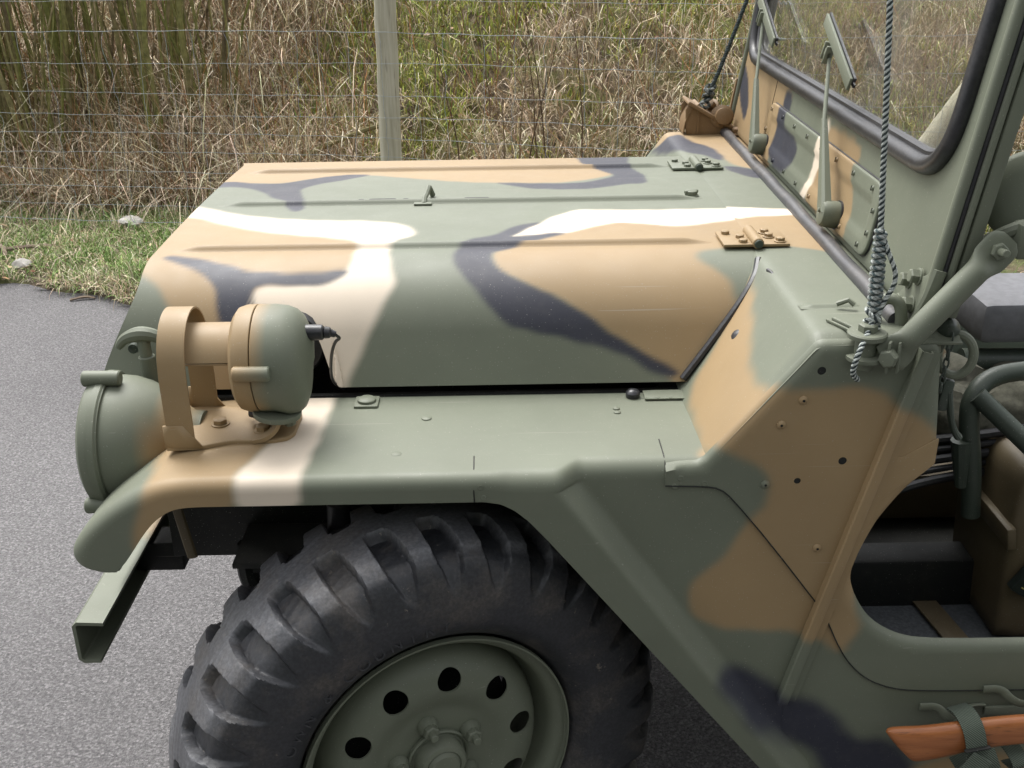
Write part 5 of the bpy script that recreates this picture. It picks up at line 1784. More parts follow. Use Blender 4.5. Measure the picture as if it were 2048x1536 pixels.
def padlock():
    root = empty('padlock', 'small black padlock with yellow print hanging inside the door opening', 'padlock', (1.000, -0.592, 0.560))
    R = np.array((rotm('Y', -32) @ rotm('Z', -14)).to_3x3()) if False else np.array(rotm('Y', 33))
    def put(V):
        return V @ R.T
    V, F = box((0, 0, 0), (0.044, 0.020, 0.052), 0.003)
    build('lock_body', put(V), F, M['padblack'], root)
    V, F = box((0.0, -0.001, 0.0275), (0.044, 0.020, 0.004), 0.001)
    build('brass_edge', put(V), F, M['brass'], root)
    th = np.linspace(0, math.pi, 16)
    V, F = tube(np.stack([0.013*np.cos(th), 0*th, 0.03+0.022*np.sin(th)], 1), 0.003, 8)
    build('shackle', put(V), F, M['galv'], root)
    V, F = box((-0.012, -0.0105, 0.008), (0.008, 0.0012, 0.010), 0)
    build('logo_print', put(V), F, M['yellow'], root)
    for k, (z, x0, L) in enumerate(((0.009, 0.000, 0.014), (0.003, 0.002, 0.018), (-0.003, 0.0, 0.014), (-0.012, -0.008, 0.022))):
        mb = MB()
        random.seed(k)
        x = x0-0.002
        while x < x0+L-0.006:
            w = random.uniform(0.001, 0.0024)
            mb.add(*box((x+w/2, -0.0105, z), (w, 0.0012, 0.0022), 0))
            x += w+0.0011
        V = put(np.concatenate(mb.V))
        build('label_print', V, mb.F, M['yellow'], root)
padlock()

def strands(path, r_rope, r_str, pitch, nst=3, cols=None, n=6, step=0.0022):
    """laid rope: strands twisting round a path"""
    P = resample(path, step)
    T = np.gradient(P, axis=0)
    T /= np.linalg.norm(T, axis=1)[:, None]
    u = frame_from(T[0])[0]
    U, W = [], []
    for t in T:
        u = u-t*(u@t)
        u /= np.linalg.norm(u)
        U.append(u)
        W.append(np.cross(t, u))
    U, W = np.array(U), np.array(W)
    s = np.arange(len(P))*step
    mb = MB()
    for k in range(nst):
        a = 2*math.pi*(s/pitch+k/nst)
        Q = P+r_rope*(np.cos(a)[:, None]*U+np.sin(a)[:, None]*W)
        V, F = tube(Q, r_str, n)
        mb.add(V, F, cols[k % len(cols)])
    return mb
LIGHT, DARK = np.array((0.44, 0.47, 0.44)), np.array((0.030, 0.040, 0.040))
def near_rope():
    base = np.array([0.606, -0.772, 1.09])
    o = empty('tie_rope', 'black and white twisted cord knotted to the near windscreen stay', 'rope', tuple(base))
    def L(p):
        return np.asarray(p, float)-base
    top = [L((0.608, -0.762, 1.232)), L((0.600, -0.762, 1.33)), L((0.590, -0.762, 1.45)), L((0.575, -0.762, 1.62)), L((0.555, -0.762, 1.85))]
    strands(smooth_open(top, 2), 0.0021, 0.0021, 0.0150, 4, [LIGHT, DARK], 6).build('cord', M['rope'], o)
    # whipped coil
    core0, core1 = L((0.613, -0.762, 1.118)), L((0.608, -0.762, 1.236))
    turns = 14
    th = np.linspace(0, 2*math.pi*turns, turns*18)
    d = core1-core0
    u, w, dd = frame_from(d)
    rr = 0.0072*(0.78+0.22*np.sin(np.linspace(0.15, 1, len(th))*math.pi*0.9+0.3))
    P = core0+np.outer(th/th[-1], d)+rr[:, None]*(np.cos(th)[:, None]*u+np.sin(th)[:, None]*w)
    strands(P, 0.0017, 0.0021, 0.011, 3, [LIGHT*0.55, LIGHT*0.8, DARK*3], 5, 0.0016).build('coil', M['rope'], o)
    V, F = tube([core0, core1], 0.0055, 8)
    build('coil_core', V, F, M['rope'], o, cols=DARK*2)
    loop = [L((0.611, -0.764, 1.228)), L((0.620, -0.768, 1.205)), L((0.632, -0.772, 1.180)), L((0.632, -0.772, 1.160)), L((0.622, -0.770, 1.140)), L((0.617, -0.769, 1.120))]
    strands(smooth_open(loop, 2), 0.0018, 0.0019, 0.012, 3, [LIGHT, LIGHT*0.8, DARK], 6).build('cord_loop', M['rope'], o)
    tail = [L((0.612, -0.766, 1.118)), L((0.604, -0.778, 1.100)), L((0.588, -0.800, 1.085)), L((0.580, -0.806, 1.065)), L((0.580, -0.800, 1.045)), L((0.592, -0.790, 1.032))]
    strands(smooth_open(tail, 2), 0.0021, 0.0021, 0.015, 4, [LIGHT, DARK], 6).build('cord_tail', M['rope'], o)
    for k in range(4):
        c = L((0.611, -0.764, 1.085+0.011*k))
        t2 = np.linspace(0, 2*math.pi, 24)
        P = np.stack([c[0]+0.009*np.cos(t2), c[1]+0.009*np.sin(t2), c[2]+0.006*np.sin(t2+k*1.7)], 1)
        strands(P, 0.0018, 0.0020, 0.012, 3, [LIGHT, LIGHT*0.7, DARK], 5, 0.002).build('knot_turn', M['rope'], o)
near_rope()
def far_rope():
    base = np.array([0.640, 0.715, 1.17])
    o = empty('tie_rope', 'dark taut cord rising from the bracket at the far end of the cowl', 'rope', tuple(base))
    pts = [np.array((0.0, 0, 0.0)), np.array((0.036, 0.0, 0.09)), np.array((0.09, 0.0, 0.25)), np.array((0.17, 0.0, 0.48)), np.array((0.26, 0.0, 0.75))]
    strands(smooth_open(pts, 1), 0.0030, 0.0031, 0.020, 3, [DARK*1.2, DARK*2.0], 6, 0.004).build('cord', M['rope'], o)
    for k in range(5):
        c = np.array((0.003*k-0.002, 0, -0.012+0.011*k))
        t2 = np.linspace(0, 2*math.pi, 24)
        P = np.stack([c[0]+0.011*np.cos(t2), c[1]+0.011*np.sin(t2), c[2]+0.006*np.sin(t2+k*1.7)], 1)
        strands(P, 0.0022, 0.0026, 0.014, 3, [LIGHT*0.4, LIGHT*0.25, DARK], 5, 0.002).build('knot_turn', M['rope'], o)
far_rope()


# ------------------------------------------------------------------ setting: asphalt, verge, bank
def struct(o):
    o['kind'] = 'structure'
    return o
def stuff(o, label, cat):
    o['kind'] = 'stuff'
    o['label'] = label
    o['category'] = cat
    return o

def asphalt_mat():
    m, nt, b = new_mat('worn_asphalt')
    n1 = noise(nt, 0.8, 4)
    n2 = noise(nt, 130, 4, 0.75)
    vo = nt.nodes.new('ShaderNodeTexVoronoi')
    vo.inputs['Scale'].default_value = 210
    tc = nt.nodes.new('ShaderNodeTexCoord')
    nt.links.new(tc.outputs['Object'], vo.inputs['Vector'])
    sep = nt.nodes.new('ShaderNodeSeparateColor')
    nt.links.new(vo.outputs['Color'], sep.inputs[0])
    r1 = ramp(nt, n1.outputs[0], [(0.3, (0.118, 0.112, 0.114)), (0.7, (0.158, 0.152, 0.153))])
    rs = ramp(nt, sep.outputs[0], [(0.0, 0.62), (0.75, 1.05), (1.0, 1.5)])
    c = mixc(nt, r1.outputs[0], rs.outputs[0], 1.0, 'MULTIPLY')
    rd = ramp(nt, n2.outputs[0], [(0.38, 0.55), (0.56, 1.05)])
    c = mixc(nt, c, rd.outputs[0], 1.0, 'MULTIPLY')
    nt.links.new(c, b.inputs['Base Color'])
    b.inputs['Roughness'].default_value = 0.85
    bump(nt, b, vo.outputs['Distance'], 0.7, 0.004)
    return m
M['asphalt'] = asphalt_mat()

def soil_mat(name, c1, c2, c3, moss):
    m, nt, b = new_mat(name)
    n1 = noise(nt, 9, 8, 0.7)
    r = ramp(nt, n1.outputs[0], [(0.3, c1), (0.5, c2), (0.7, c3)])
    n2 = noise(nt, 2.2, 6, 0.65)
    f = ramp(nt, n2.outputs[0], [(0.46, 0.0), (0.60, 0.85)])
    n3 = noise(nt, 70, 4)
    mc = ramp(nt, n3.outputs[0], [(0.35, tuple(0.5*v for v in moss)), (0.7, moss)])
    c = mixc(nt, r.outputs[0], mc.outputs[0], f.outputs[0])
    nt.links.new(c, b.inputs['Base Color'])
    b.inputs['Roughness'].default_value = 0.95
    n4 = noise(nt, 45, 6, 0.7)
    bump(nt, b, n4.outputs[0], 1.0, 0.03)
    return m
M['soil'] = soil_mat('bank_soil', (0.05, 0.037, 0.025), (0.17, 0.125, 0.075), (0.32, 0.25, 0.155), (0.24, 0.26, 0.06))
M['verge'] = soil_mat('verge_soil', (0.05, 0.04, 0.028), (0.13, 0.10, 0.065), (0.24, 0.18, 0.11), (0.20, 0.25, 0.07))

FX = np.array([-8.0, -4.0, -2.47, -0.45, 1.0, 1.4, 3.5, 9.0])
FY = np.array([4.60, 3.96, 3.70, 3.38, 2.90, 2.82, 2.78, 2.70])
def fence_y(x):
    return np.interp(x, FX, FY)
def road_edge(x):
    return np.clip(2.63-0.33*(np.asarray(x, float)+1.73), 1.35, 3.6)+0.05*np.sin(np.asarray(x)*5.1)+0.03*np.sin(np.asarray(x)*13.7+1)
def lump(x, y):
    return (0.05*np.sin(x*1.9+0.7*np.sin(y*1.3))+0.05*np.sin(y*2.7+x*0.9)+0.03*np.sin(x*5.3-y*3.1)+0.025*np.sin(x*9.1+y*7.7)+0.015*np.sin(x*17+3*np.sin(y*11)))
def land_z(x, y):
    x, y = np.asarray(x, float), np.asarray(y, float)
    q = y-fence_y(x)
    start = 0.38+0.20*smoothstep(-0.5, -2.5, x)
    up = np.maximum(0, q-start)
    z = 0.56*up*(1-0.02*up)-0.12*(1-np.exp(-up*3))*0
    z = np.where(q > 6, 0.56*5.6, z) if False else z
    return 0.025+z+lump(x, y)*smoothstep(0.1, 0.8, up+0.15)+0.25*lump(x*1.4, y*1.4)*smoothstep(0.0, 0.25, y-road_edge(x))

def ground():
    xs = np.concatenate([[-400, -60, -12], np.arange(-6, 8.1, 0.5), [14, 60, 400]])
    ys = np.concatenate([[-400, -60, -12], np.arange(-6, 6.1, 0.5), [14, 60, 400]])
    G = np.array([[(x, y, 0) for y in ys] for x in xs])
    n, m, _ = G.shape
    struct(build('road_surface', G.reshape(-1, 3), grid_faces(n, m), M['asphalt']))
    # verge between road edge and fence
    xs = np.arange(-9, 10.01, 0.08)
    ts = np.linspace(0, 1, 30)
    G = np.zeros((len(xs), len(ts), 3))
    for i, x in enumerate(xs):
        y0, y1 = float(road_edge(x)), float(fence_y(x))+0.35
        y = y0+(y1-y0)*ts
        z = land_z(np.full_like(y, x), y)
        z[0] = -0.01
        G[i] = np.stack([np.full_like(y, x), y, z], 1)
    n, m, _ = G.shape
    struct(build('grass_verge', G.reshape(-1, 3), grid_faces(n, m), M['verge']))
    xs = np.concatenate([[-40, -25, -16, -12], np.arange(-9, 10.01, 0.07), [13, 17, 26, 40]])
    ts = np.concatenate([np.arange(0.348, 4.0, 0.06), [4.6, 5.5, 7, 9, 12]])
    G = np.zeros((len(xs), len(ts), 3))
    for i, x in enumerate(xs):
        y = float(fence_y(x))+ts
        G[i] = np.stack([np.full_like(y, x), y, land_z(np.full_like(y, x), y)], 1)
    n, m, _ = G.shape
    struct(build('bank', G.reshape(-1, 3), grid_faces(n, m), M['soil']))
ground()

# ------------------------------------------------------------------ vegetation
RNG = np.random.default_rng(7)
def fast_mesh(name, V, quads, tris, cols, mat):
    me = bpy.data.meshes.new(name)
    nv, nq, nt_ = len(V), len(quads), len(tris)
    me.vertices.add(nv)
    me.vertices.foreach_set('co', np.asarray(V, np.float32).ravel())
    loops = np.concatenate([np.asarray(quads).ravel(), np.asarray(tris).ravel()]).astype(np.int32)
    me.loops.add(len(loops))
    me.loops.foreach_set('vertex_index', loops)
    me.polygons.add(nq+nt_)
    st = np.concatenate([np.arange(nq)*4, nq*4+np.arange(nt_)*3]).astype(np.int32)
    me.polygons.foreach_set('loop_start', st)
    me.update(calc_edges=True)
    me.shade_smooth()
    a = me.color_attributes.new('camo', 'FLOAT_COLOR', 'POINT')
    c = np.ones((nv, 4), np.float32)
    c[:, :3] = cols
    a.data.foreach_set('color', c.ravel())
    return link(name, me, mat)

def blades(name, P, L, W, lean, az, cols, mat, droop=0.0, tipcol=None):
    """bent grass blades: two quads and a tip each"""
    n = len(P)
    d = np.stack([np.cos(az), np.sin(az), np.zeros(n)], 1)
    fa = az+np.pi/2+RNG.normal(0, 0.7, n)
    s = np.stack([np.cos(fa), np.sin(fa), np.zeros(n)], 1)
    lev = [(0.0, 1.0), (0.40, 0.9), (0.75, 0.6), (1.0, 0.0)]
    V = []
    for t, w in lev:
        h = L*(np.sin(np.minimum(lean*t*1.0+0.0, 1.5))/np.maximum(lean, 0.05)) if False else L*t
        ang = lean*(0.45+0.75*t)+droop*t*t
        c = P+d*(L*t*np.sin(ang))[:, None]
        c[:, 2] += L*t*np.cos(ang)
        V.append(c-s*(W*w*0.5)[:, None])
        if w > 0:
            V.append(c+s*(W*w*0.5)[:, None])
    V = np.stack(V, 1)                       # n,7,3
    b = np.arange(n)[:, None]*7
    q = np.concatenate([b+np.array([[0, 1, 3, 2]]), b+np.array([[2, 3, 5, 4]])])
    t3 = b+np.array([[4, 5, 6]])
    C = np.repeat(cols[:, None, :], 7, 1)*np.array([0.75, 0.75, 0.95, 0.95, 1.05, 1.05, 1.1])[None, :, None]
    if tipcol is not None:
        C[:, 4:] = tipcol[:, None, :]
    return fast_mesh(name, V.reshape(-1, 3), q, t3, C.reshape(-1, 3), mat)

def pick(n, pal, jit=0.18):
    pal = np.array(pal)
    k = RNG.integers(0, len(pal), n)
    return pal[k]*(1+RNG.normal(0, jit, (n, 1)))*(1+RNG.normal(0, 0.05, (n, 3)))
STRAW = [(0.60, 0.50, 0.35), (0.54, 0.44, 0.30), (0.66, 0.58, 0.43), (0.44, 0.34, 0.23), (0.30, 0.225, 0.15), (0.62, 0.53, 0.38)]
GREENS = [(0.17, 0.28, 0.07), (0.21, 0.32, 0.10), (0.24, 0.32, 0.10), (0.14, 0.23, 0.06)]
MOSS = [(0.40, 0.41, 0.09), (0.32, 0.36, 0.07), (0.46, 0.45, 0.13)]
def patch(x, y, s=1.0, ph=0.0):
    """slowly varying 0..1 field for patchiness"""
    v = np.sin(x*2.3*s+1.1+ph)+np.sin(y*3.1*s-0.4*x+ph*2)+np.sin(x*5.9*s-y*4.3*s+2+ph)+0.7*np.sin(x*11*s+y*9*s+ph*3)
    return 0.5+v/7.4
def scatter(n, x0, x1, q0, q1, dens=None):
    x = RNG.uniform(x0, x1, n)
    q = q0+(q1-q0)*RNG.uniform(0, 1, n)**1.1
    y = fence_y(x)+q
    if dens is not None:
        k = RNG.uniform(0, 1, n) < dens(x, y)
        x, y = x[k], y[k]
    return np.stack([x, y, land_z(x, y)-0.004], 1)

def vegetation():
    # long dry grass on the bank
    P = scatter(110000, -5.5, 6.0, 0.40, 3.6, lambda x, y: np.clip(np.where(x > -0.9, 1.22, 1.35)-1.5*patch(x, y, 1.0, 2.1), 0.12, 1)*np.where(x < -0.9, 0.95, 0.85))
    n = len(P)
    left = smoothstep(0.0, -1.3, P[:, 0])
    L = RNG.gamma(4.0, 0.028, n)*(1+1.8*left)+0.05
    az = RNG.uniform(0, 2*np.pi, n)
    az = np.where(RNG.uniform(0, 1, n) < 0.45, -np.pi/2+RNG.normal(0, 0.9, n), az)
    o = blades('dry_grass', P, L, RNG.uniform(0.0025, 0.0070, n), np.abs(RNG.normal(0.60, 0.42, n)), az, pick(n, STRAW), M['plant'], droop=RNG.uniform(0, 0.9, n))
    stuff(o, 'long matted straw-coloured grass covering the bank behind the fence', 'grass')
    # short moss and green shoots on the bank
    P = scatter(130000, -5.5, 6.0, 0.30, 3.4, lambda x, y: np.clip(3.0*(patch(x, y, 1.0, 2.1)-np.where(x > -0.9, 0.32, 0.40)), 0.06, 1)*np.where(x < -1.2, 0.5, 1.0))
    n = len(P)
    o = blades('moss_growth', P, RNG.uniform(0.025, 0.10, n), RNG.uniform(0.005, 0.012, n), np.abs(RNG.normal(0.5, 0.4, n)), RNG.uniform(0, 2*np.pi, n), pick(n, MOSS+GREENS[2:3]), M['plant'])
    stuff(o, 'yellow-green moss and short shoots among the straw on the bank', 'moss')
    # verge turf
    x = np.concatenate([RNG.uniform(-3.6, -0.8, 80000), RNG.uniform(-5.5, 6.0, 50000)])
    y0, y1 = road_edge(x), fence_y(x)+0.7
    y = y0+(y1-y0)*RNG.uniform(-0.01, 1, len(x))
    k = RNG.uniform(0, 1, len(x)) < np.where(x < -0.9, 1.0, 0.35)*np.clip(0.25+1.3*(patch(x, y, 1.7, 0.6)-0.25), 0.12, 1)
    P = np.stack([x, y, land_z(x, y)-0.004], 1)[k]
    n = len(P)
    g = patch(P[:, 0], P[:, 1], 1.2, 4.0)
    col = pick(n, GREENS)
    dead = RNG.uniform(0, 1, n) < 0.50-0.25*g+0.25*smoothstep(0.30, 0.0, P[:, 1]-road_edge(P[:, 0]))
    col[dead] = pick(int(dead.sum()), STRAW)
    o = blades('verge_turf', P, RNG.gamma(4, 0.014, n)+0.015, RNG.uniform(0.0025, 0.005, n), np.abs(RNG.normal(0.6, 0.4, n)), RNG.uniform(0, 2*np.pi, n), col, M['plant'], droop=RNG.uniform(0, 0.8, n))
    stuff(o, 'short green turf on the verge beside the asphalt', 'grass')
    # leaf litter: little curled leaves
    P = np.concatenate([scatter(2600, -5.0, 6.0, 0.1, 3.4), scatter(700, -5, 5, -0.9, 0.3)])
    P = P[P[:, 1] > road_edge(P[:, 0])-0.12]
    P[:, 2] += RNG.uniform(0.0, 0.05, len(P))
    n = len(P)
    a, t = RNG.uniform(0, 2*np.pi, n), RNG.normal(0, 0.5, n)
    r = RNG.gamma(5, 0.0026, n)+0.005
    u = np.stack([np.cos(a), np.sin(a), np.sin(t)*0.7], 1)
    v = np.stack([-np.sin(a), np.cos(a), np.cos(t*3)*0.5], 1)
    V = np.stack([P-u*r[:, None], P+v*(0.55*r)[:, None]+np.array([0, 0, 0.004]), P+u*r[:, None], P-v*(0.55*r)[:, None]+np.array([0, 0, 0.004])], 1)
    V = np.concatenate([V, (P+np.array([0, 0, -0.003]))[:, None]], 1)
    b = np.arange(n)[:, None]*5
    tr = np.concatenate([b+np.array([[i, (i+1) % 4, 4]]) for i in range(4)])
    C = np.repeat(pick(n, [(0.30, 0.19, 0.11), (0.40, 0.29, 0.18), (0.22, 0.12, 0.07), (0.48, 0.38, 0.27), (0.20, 0.14, 0.10)])[:, None], 5, 1)
    o = fast_mesh('leaf_litter', V.reshape(-1, 3), np.zeros((0, 4), int), tr, C.reshape(-1, 3), M['plant'])
    stuff(o, 'fallen brown leaves scattered over bank and verge', 'leaves')
    # tangle of thin dead stems, dense on the left part of the bank
    mb = []
    nb = 2600
    x = np.where(RNG.uniform(0, 1, nb) < 0.62, RNG.uniform(-4.2, -0.7, nb), RNG.uniform(-0.7, 5.5, nb))
    q = RNG.uniform(0.30, 2.6, nb)
    y = fence_y(x)+q
    z = land_z(x, y)
    L = RNG.gamma(5, 0.085, nb)+0.12
    az = RNG.uniform(0, 2*np.pi, nb)
    el = np.clip(RNG.normal(1.0, 0.42, nb), 0.05, 1.5)
    bend = RNG.normal(0.2, 0.7, nb)
    ts = np.linspace(0, 1, 6)
    E_ = el[:, None]-bend[:, None]*ts[None]
    step = (L/5)[:, None]
    dx = np.cumsum(np.cos(E_)*step, 1)-np.cos(E_[:, :1])*step
    dz = np.cumsum(np.sin(E_)*step, 1)-np.sin(E_[:, :1])*step
    wig = RNG.normal(0, 0.010, (nb, 6))
    C = np.stack([x[:, None]+dx*np.cos(az)[:, None]+wig, y[:, None]+dx*np.sin(az)[:, None]+RNG.normal(0, 0.008, (nb, 6)), z[:, None]+dz], 2)
    rad = RNG.uniform(0.0014, 0.0042, nb)[:, None]*np.linspace(1, 0.35, 6)[None]
    ring = np.array([(1, 0, 0.3), (-0.5, 0.86, -0.2), (-0.5, -0.86, -0.1)])
    V = C[:, :, None, :]+rad[:, :, None, None]*ring[None, None]
    b = (np.arange(nb)*18)[:, None, None, None]
    i = np.arange(5)[None, :, None]*3
    j = np.arange(3)[None, None, :]
    qd = np.stack([np.broadcast_to(b[..., 0]+i+j, (nb, 5, 3)), np.broadcast_to(b[..., 0]+i+(j+1) % 3, (nb, 5, 3)), np.broadcast_to(b[..., 0]+i+3+(j+1) % 3, (nb, 5, 3)), np.broadcast_to(b[..., 0]+i+3+j, (nb, 5, 3))], 3).reshape(-1, 4)
    col = pick(nb, [(0.33, 0.23, 0.13), (0.26, 0.15, 0.075), (0.40, 0.31, 0.19), (0.19, 0.12, 0.07), (0.34, 0.17, 0.07)])
    o = fast_mesh('dead_stems', V.reshape(-1, 3), qd, np.zeros((0, 3), int), np.repeat(col, 18, 0), M['bark'])
    stuff(o, 'tangle of thin dead brown stems lying over the bank', 'stems')
vegetation()

def bent_stem(p, L, el, az, bend, r0, r1, n=12, wig=0.01, rng=random):
    pts = [np.array(p, float)]
    d = L/n
    for k in range(n):
        e = el-bend*k/n
        a = az+rng.gauss(0, 0.10)
        pts.append(pts[-1]+d*np.array([math.cos(e)*math.cos(a), math.cos(e)*math.sin(a), math.sin(e)])+np.array([rng.gauss(0, wig), rng.gauss(0, wig), 0]))
    return tube(smooth_open(np.array(pts), 1), np.linspace(r0, r1, n+1), 7)

def shrubs():
    random.seed(11)
    for ci, (cx, cq, ns, spread) in enumerate(((-3.55, 0.95, 60, 0.46), (-2.75, 1.05, 75, 0.46), (-1.98, 1.15, 60, 0.40))):
        cy = float(fence_y(cx))+cq
        cz = float(land_z(cx, cy))
        o = empty('willow_shrub', ('clump of upright mossy willow stems standing farthest from the round fence post', 'clump of upright mossy willow stems between two other willow clumps', 'clump of upright mossy willow stems standing nearest the round fence post')[ci], 'shrub', (cx, cy, cz), 'willow clumps on the bank')
        for k in range(ns):
            a = random.uniform(0, 2*math.pi)
            rr = spread*math.sqrt(random.random())
            x, y = cx+rr*math.cos(a), cy+rr*math.sin(a)*0.9
            z = float(land_z(x, y))-0.03
            big = random.random() < 0.16
            r0 = random.uniform(0.013, 0.024) if big else random.uniform(0.004, 0.010)
            L = random.uniform(1.7, 2.6) if big else random.uniform(1.1, 2.3)
            lean = random.gauss(0, 0.16)+0.10*(x-cx)/spread
            V, F = bent_stem((x-cx, y-cy, z-cz), L, math.pi/2-abs(lean), 0.0 if lean > 0 else math.pi, random.gauss(0, 0.18), r0, r0*0.45, 12, 0.007)
            moss = np.array(random.choice([(0.20, 0.19, 0.075), (0.24, 0.21, 0.10), (0.28, 0.22, 0.13), (0.17, 0.13, 0.08), (0.18, 0.185, 0.06)]))*random.uniform(0.75, 1.15)
            grn = np.array((0.19, 0.21, 0.05))
            f = (0.5+0.5*np.sin(V[:, 2:]*7+k))*0.4
            build('stem', V, F, M['bark'], o, cols=moss*(1-f)+grn*f)
shrubs()

def weeds():
    random.seed(5)
    spots = [(0.12, 0.55), (0.17, 0.60), (0.24, 0.52), (0.30, 0.62), (0.36, 0.8), (0.52, 0.7), (-0.12, 0.58), (0.80, 0.9), (-0.75, 0.55), (0.65, 1.1), (0.05, 1.1), (-0.3, 1.3)]
    for k, (x, q) in enumerate(spots):
        y = float(fence_y(x))+q
        z = float(land_z(x, y))
        V, F = bent_stem((0, 0, -0.02), random.uniform(0.55, 0.95), 1.50+random.gauss(0, 0.05), random.uniform(0, 6.28), random.gauss(0.05, 0.15), 0.0048, 0.0022, 10, 0.006)
        o = build('weed_stalk', V, F, M['bark'], None, cols=np.array(random.choice([(0.10, 0.065, 0.04), (0.13, 0.085, 0.05), (0.20, 0.15, 0.09)])))
        o.location = (x, y, z)
        tag(o, 'thin dark upright weed stalk growing on the bank behind the fence', 'weed', 'dry weed stalks on the bank')
weeds()

def branch(name, label, pts, r0, r1, col):
    P = np.array(pts, float)
    c = P[0].copy()
    V, F = tube(smooth_open(P-c, 2), [r0, r1], 8)
    V = V+RNG.normal(0, r0*0.06, V.shape)
    o = build(name, V, F, M['bark'], None, cols=np.array(col))
    o.location = c
    tag(o, label, 'branch')
def onland(x, q, h):
    y = float(fence_y(x))+q
    return (x, y, float(land_z(x, y))+h)
branch('fallen_branch', 'long mossy fallen branch lying slantwise on the bank beside the fence post', [onland(-1.45, 0.62, 0.05), onland(-1.15, 0.75, 0.12), onland(-0.85, 0.85, 0.20), onland(-0.45, 1.0, 0.26)], 0.020, 0.012, (0.17, 0.15, 0.07))
branch('fallen_branch', 'pale broken branch half buried in dead stems below the willow stems', [onland(-2.9, 0.55, 0.10), onland(-2.3, 0.60, 0.10), onland(-1.7, 0.62, 0.10)], 0.018, 0.010, (0.24, 0.20, 0.13))
branch('fallen_branch', 'short mossy stick lying flat in the grass at the foot of the bank', [onland(-1.25, 0.45, 0.03), onland(-1.0, 0.47, 0.05), onland(-0.75, 0.44, 0.04)], 0.012, 0.008, (0.19, 0.16, 0.07))

def rock(name, label, p, s, seed, mat, cat='stone'):
    bm = bmesh.new()
    bmesh.ops.create_icosphere(bm, subdivisions=3, radius=1.0)
    rs = np.random.default_rng(seed)
    k = rs.normal(0, 1, (11, 3))
    for v in bm.verts:
        d = np.array(v.co[:])
        # a block broken along a few planes
        f = 1.25
        for q in k:
            qn = q/np.linalg.norm(q)
            c = d@qn
            if c > 0.05:
                f = min(f, 0.72/c)
        f *= 1+0.05*math.sin(9*d[0]+5*d[2]+seed)
        v.co = Vector((d[0]*s[0]*f, d[1]*s[1]*f, d[2]*s[2]*min(f, 0.95)))
    me = bpy.data.meshes.new(name)
    bm.to_mesh(me)
    bm.free()
    me.shade_smooth()
    me.set_sharp_from_angle(angle=RAD(28))
    o = link(name, me, mat)
    o.location = p
    o.rotation_euler = (0, 0, seed*0.7)
    return tag(o, label, cat)
rock('stone', 'flat pale grey stone in the grass right of the verge turf', (-1.93, 3.66, 0.085), (0.095, 0.06, 0.040), 3, M['stone'])
rock('stone', 'small pinkish stone standing in green turf near the asphalt edge', (-2.26, 2.98, 0.065), (0.040, 0.030, 0.034), 9, M['stone'])
rock('stone', 'grey stone at the bank foot just beyond the hood', (0.42, 3.75, 0.10), (0.09, 0.06, 0.05), 5, M['stone'])

def stick(label, a, b, r):
    a, b = np.array(a, float), np.array(b, float)
    mid = (a+b)/2+np.array([0.01, 0.02, 0.006])
    V, F = tube(smooth_open([a-a, mid-a, b-a], 2), [r, r*1.1, r*0.7], 7, flat=0.6)
    V = V+RNG.normal(0, r*0.10, V.shape)
    o = build('stick', V, F, M['deadwood'], None)
    o.location = a
    tag(o, label, 'stick')
stick('thick rotten stick lying across the verge turf', (-2.62, 3.22, 0.05), (-2.25, 3.34, 0.055), 0.018)
stick('pale split stick resting on the rotten wood in the turf', (-2.55, 3.34, 0.075), (-2.42, 3.16, 0.06), 0.011)
stick('dark stick lying along the asphalt edge of the verge', (-2.12, 2.78, 0.025), (-1.86, 2.74, 0.03), 0.010)
stick('little curled twig lying on the bare asphalt', (-1.90, 2.60, 0.008), (-1.79, 2.62, 0.008), 0.008)
stick('dark twig standing out of the middle of the turf', (-2.02, 3.36, 0.05), (-1.86, 3.20, 0.055), 0.009)

# ------------------------------------------------------------------ fence
def timber(name, label, a, b, r, cat='post'):
    a, b = np.array(a, float), np.array(b, float)
    P = np.array([a+(b-a)*t for t in np.linspace(0, 1, 24)])-a
    P[1:-1, 0] += RNG.normal(0, 0.0012, 22)
    rr = r*(1.05-0.08*np.linspace(0, 1, 24))+RNG.normal(0, r*0.008, 24)
    V, F = tube(P, rr, 28)
    o = build(name, V, F, M['post'], None, sharp=60)
    o.location = a
    return tag(o, label, cat)
px_, py_ = -0.462, float(fence_y(-0.462))+0.062
timber('fence_post', 'upright round weathered timber post carrying the wire fence', (px_-0.012, py_, 0.0), (px_+0.014, py_, 1.62), 0.054)
timber('strut_post', 'leaning round timber strut seen through the windscreen glass', (1.740, 2.93, -0.02), (2.565, 2.93, 1.30), 0.060)
timber('fence_post', 'end post at the head of the leaning timber strut', (2.69, 2.90, 0.0), (2.69, 2.90, 1.55), 0.065)
timber('fence_post', 'round post of the wire fence in front of the willow stems', (-4.3, float(fence_y(-4.3))+0.06, 0.0), (-4.3, float(fence_y(-4.3))+0.06, 1.5), 0.052)

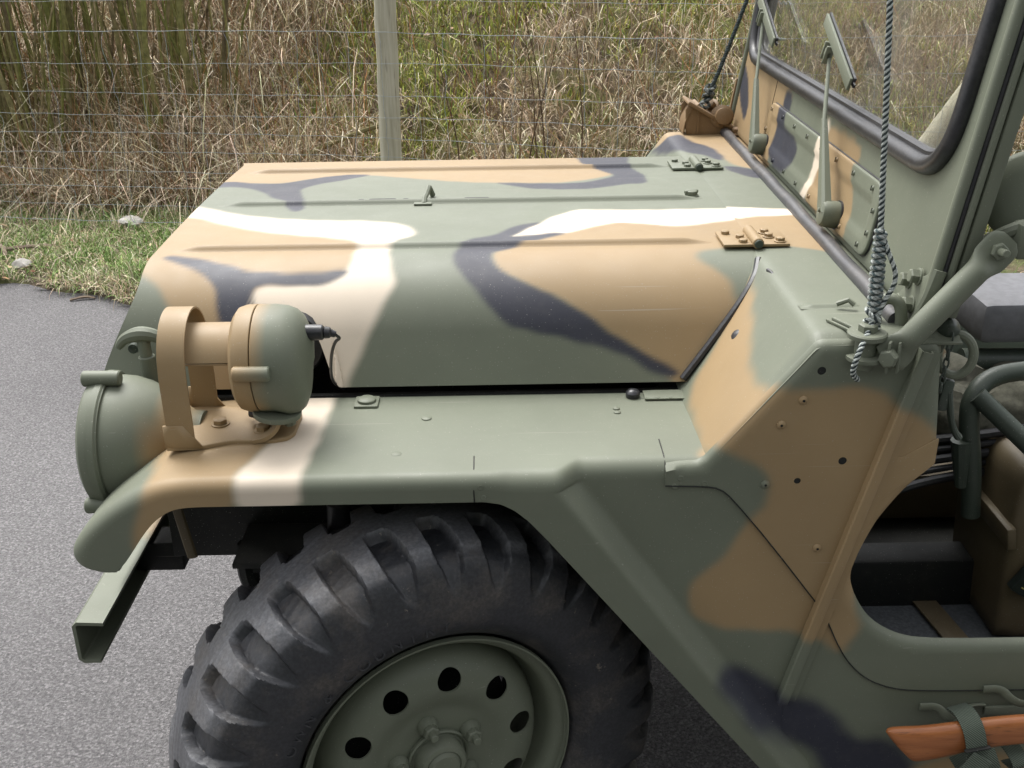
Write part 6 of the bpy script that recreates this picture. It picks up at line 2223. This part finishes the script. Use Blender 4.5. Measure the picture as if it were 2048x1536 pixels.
def fence():
    o = empty('wire_fence', 'galvanised stock netting fence stretched along the foot of the bank', 'fence', (0, 3.2, 0))
    base = np.array([0, 3.2, 0])
    zs = [0.11, 0.20, 0.29, 0.385, 0.48, 0.58, 0.68, 0.79, 0.94, 1.09, 1.24]
    xs = np.arange(-5.0, 3.001, 0.05)
    rng = np.random.default_rng(2)
    for z in zs:
        ph = rng.uniform(0, 6)
        Y = fence_y(xs)
        Yb = np.convolve(np.pad(Y, 8, mode='edge'), np.ones(17)/17, 'valid')
        P = np.stack([xs, Yb, z+0.006*np.sin(xs*1.7+ph)+0.0025*np.sin(xs*19+ph)], 1)-base
        V, F = tube(P, 0.00105 if z not in (0.11, 1.09) else 0.0015, 6)
        build('strand', V, F, M['galv'], o)
    for k, x in enumerate(np.arange(-4.95, 2.95, 0.160)):
        pts = []
        x0 = x
        for z0, z1 in zip(zs[:-2], zs[1:-1]):
            sway = rng.normal(0, 0.007)
            for t in (0, 0.3, 0.5, 0.7):
                pts.append((x0+sway*math.sin(math.pi*t), float(fence_y(x0))+0.003, z0+(z1-z0)*t))
            x0 += rng.normal(0, 0.006)
        pts.append((x0, float(fence_y(x0))+0.003, zs[-2]))
        V, F = tube(np.array(pts)-base, 0.0011, 5)
        build('stay_wire', V, F, M['galv'], o)
fence()

def strainers():
    x, z = 1.27, 1.09
    y = float(fence_y(x))-0.010
    o = empty('wire_strainer', 'long galvanised turnbuckle loop tensioning a fence wire', 'strainer', (x, y, z))
    V, F = tube(round_poly([(-0.055, -0.016), (0.055, -0.016), (0.055, 0.016), (-0.055, 0.016)], 0.015, 6) @ np.array([[1.0, 0, 0], [0, 0, 1.0]]), 0.0055, 8, closed=True)
    build('loop', V, F, M['galv'], o)
    V, F = tube([(0.055, 0, 0), (0.10, 0, -0.004)], 0.006, 8)
    build('eye_bolt', V, F, M['galv'], o)
    z = 0.94
    o = empty('wire_strainer', 'flat galvanised plate with a rivet clamping a fence wire', 'strainer', (1.25, y, z-0.008))
    V, F = box((0, 0, 0), (0.105, 0.006, 0.036), 0.003, rotm('Y', 6))
    build('clamp_plate', V, F, M['galv'], o)
    V, F = lathe([(0, 0), (0, 0.008), (0.004, 0.006), (0.005, 0)], (-0.01, -0.003, 0.0), (0, -1, 0), 12)
    build('rivet', V, F, M['galv'], o)
    x, z = 1.33, 1.24
    o = empty('wire_strainer', 'small twisted wire joiner on the top strand of the fence', 'strainer', (x, float(fence_y(x))-0.01, z))
    th = np.linspace(0, 10*math.pi, 80)
    V, F = tube(np.stack([np.linspace(-0.05, 0.05, 80), 0.006*np.cos(th), 0.006*np.sin(th)], 1), 0.002, 6)
    build('twist', V, F, M['galv'], o)
strainers()

# ------------------------------------------------------------------ unseen hedge added behind the viewpoint to shade the near side of the jeep
def shade_hedge():
    xs = np.linspace(-14, 14, 113)
    prof = [(0.6, 0.0), (0.75, 1.2), (0.8, 2.2), (0.75, 3.4), (0.55, 4.1), (0.0, 4.4), (-0.55, 4.1), (-0.8, 3.0), (-0.8, 0.0)]
    prof = resample(np.array(prof), 0.25)
    G = np.array([[(x, -7.3+y, z) for y, z in prof] for x in xs])
    G[:, 1:-1] += RNG.normal(0, 0.07, G[:, 1:-1].shape)
    n, m, _ = G.shape
    o = build('shade_hedge', G.reshape(-1, 3), grid_faces(n, m), M['shade_hedge'], None)
    tag(o, 'unseen dark evergreen screen added behind the viewpoint to shade the near side of the jeep', 'shade_hedge')
M['shade_hedge'] = simple_mat('shade_hedge_leaves', (0.030, 0.045, 0.020), 0.9, 0, 14, 0.5, 0.05)
shade_hedge()
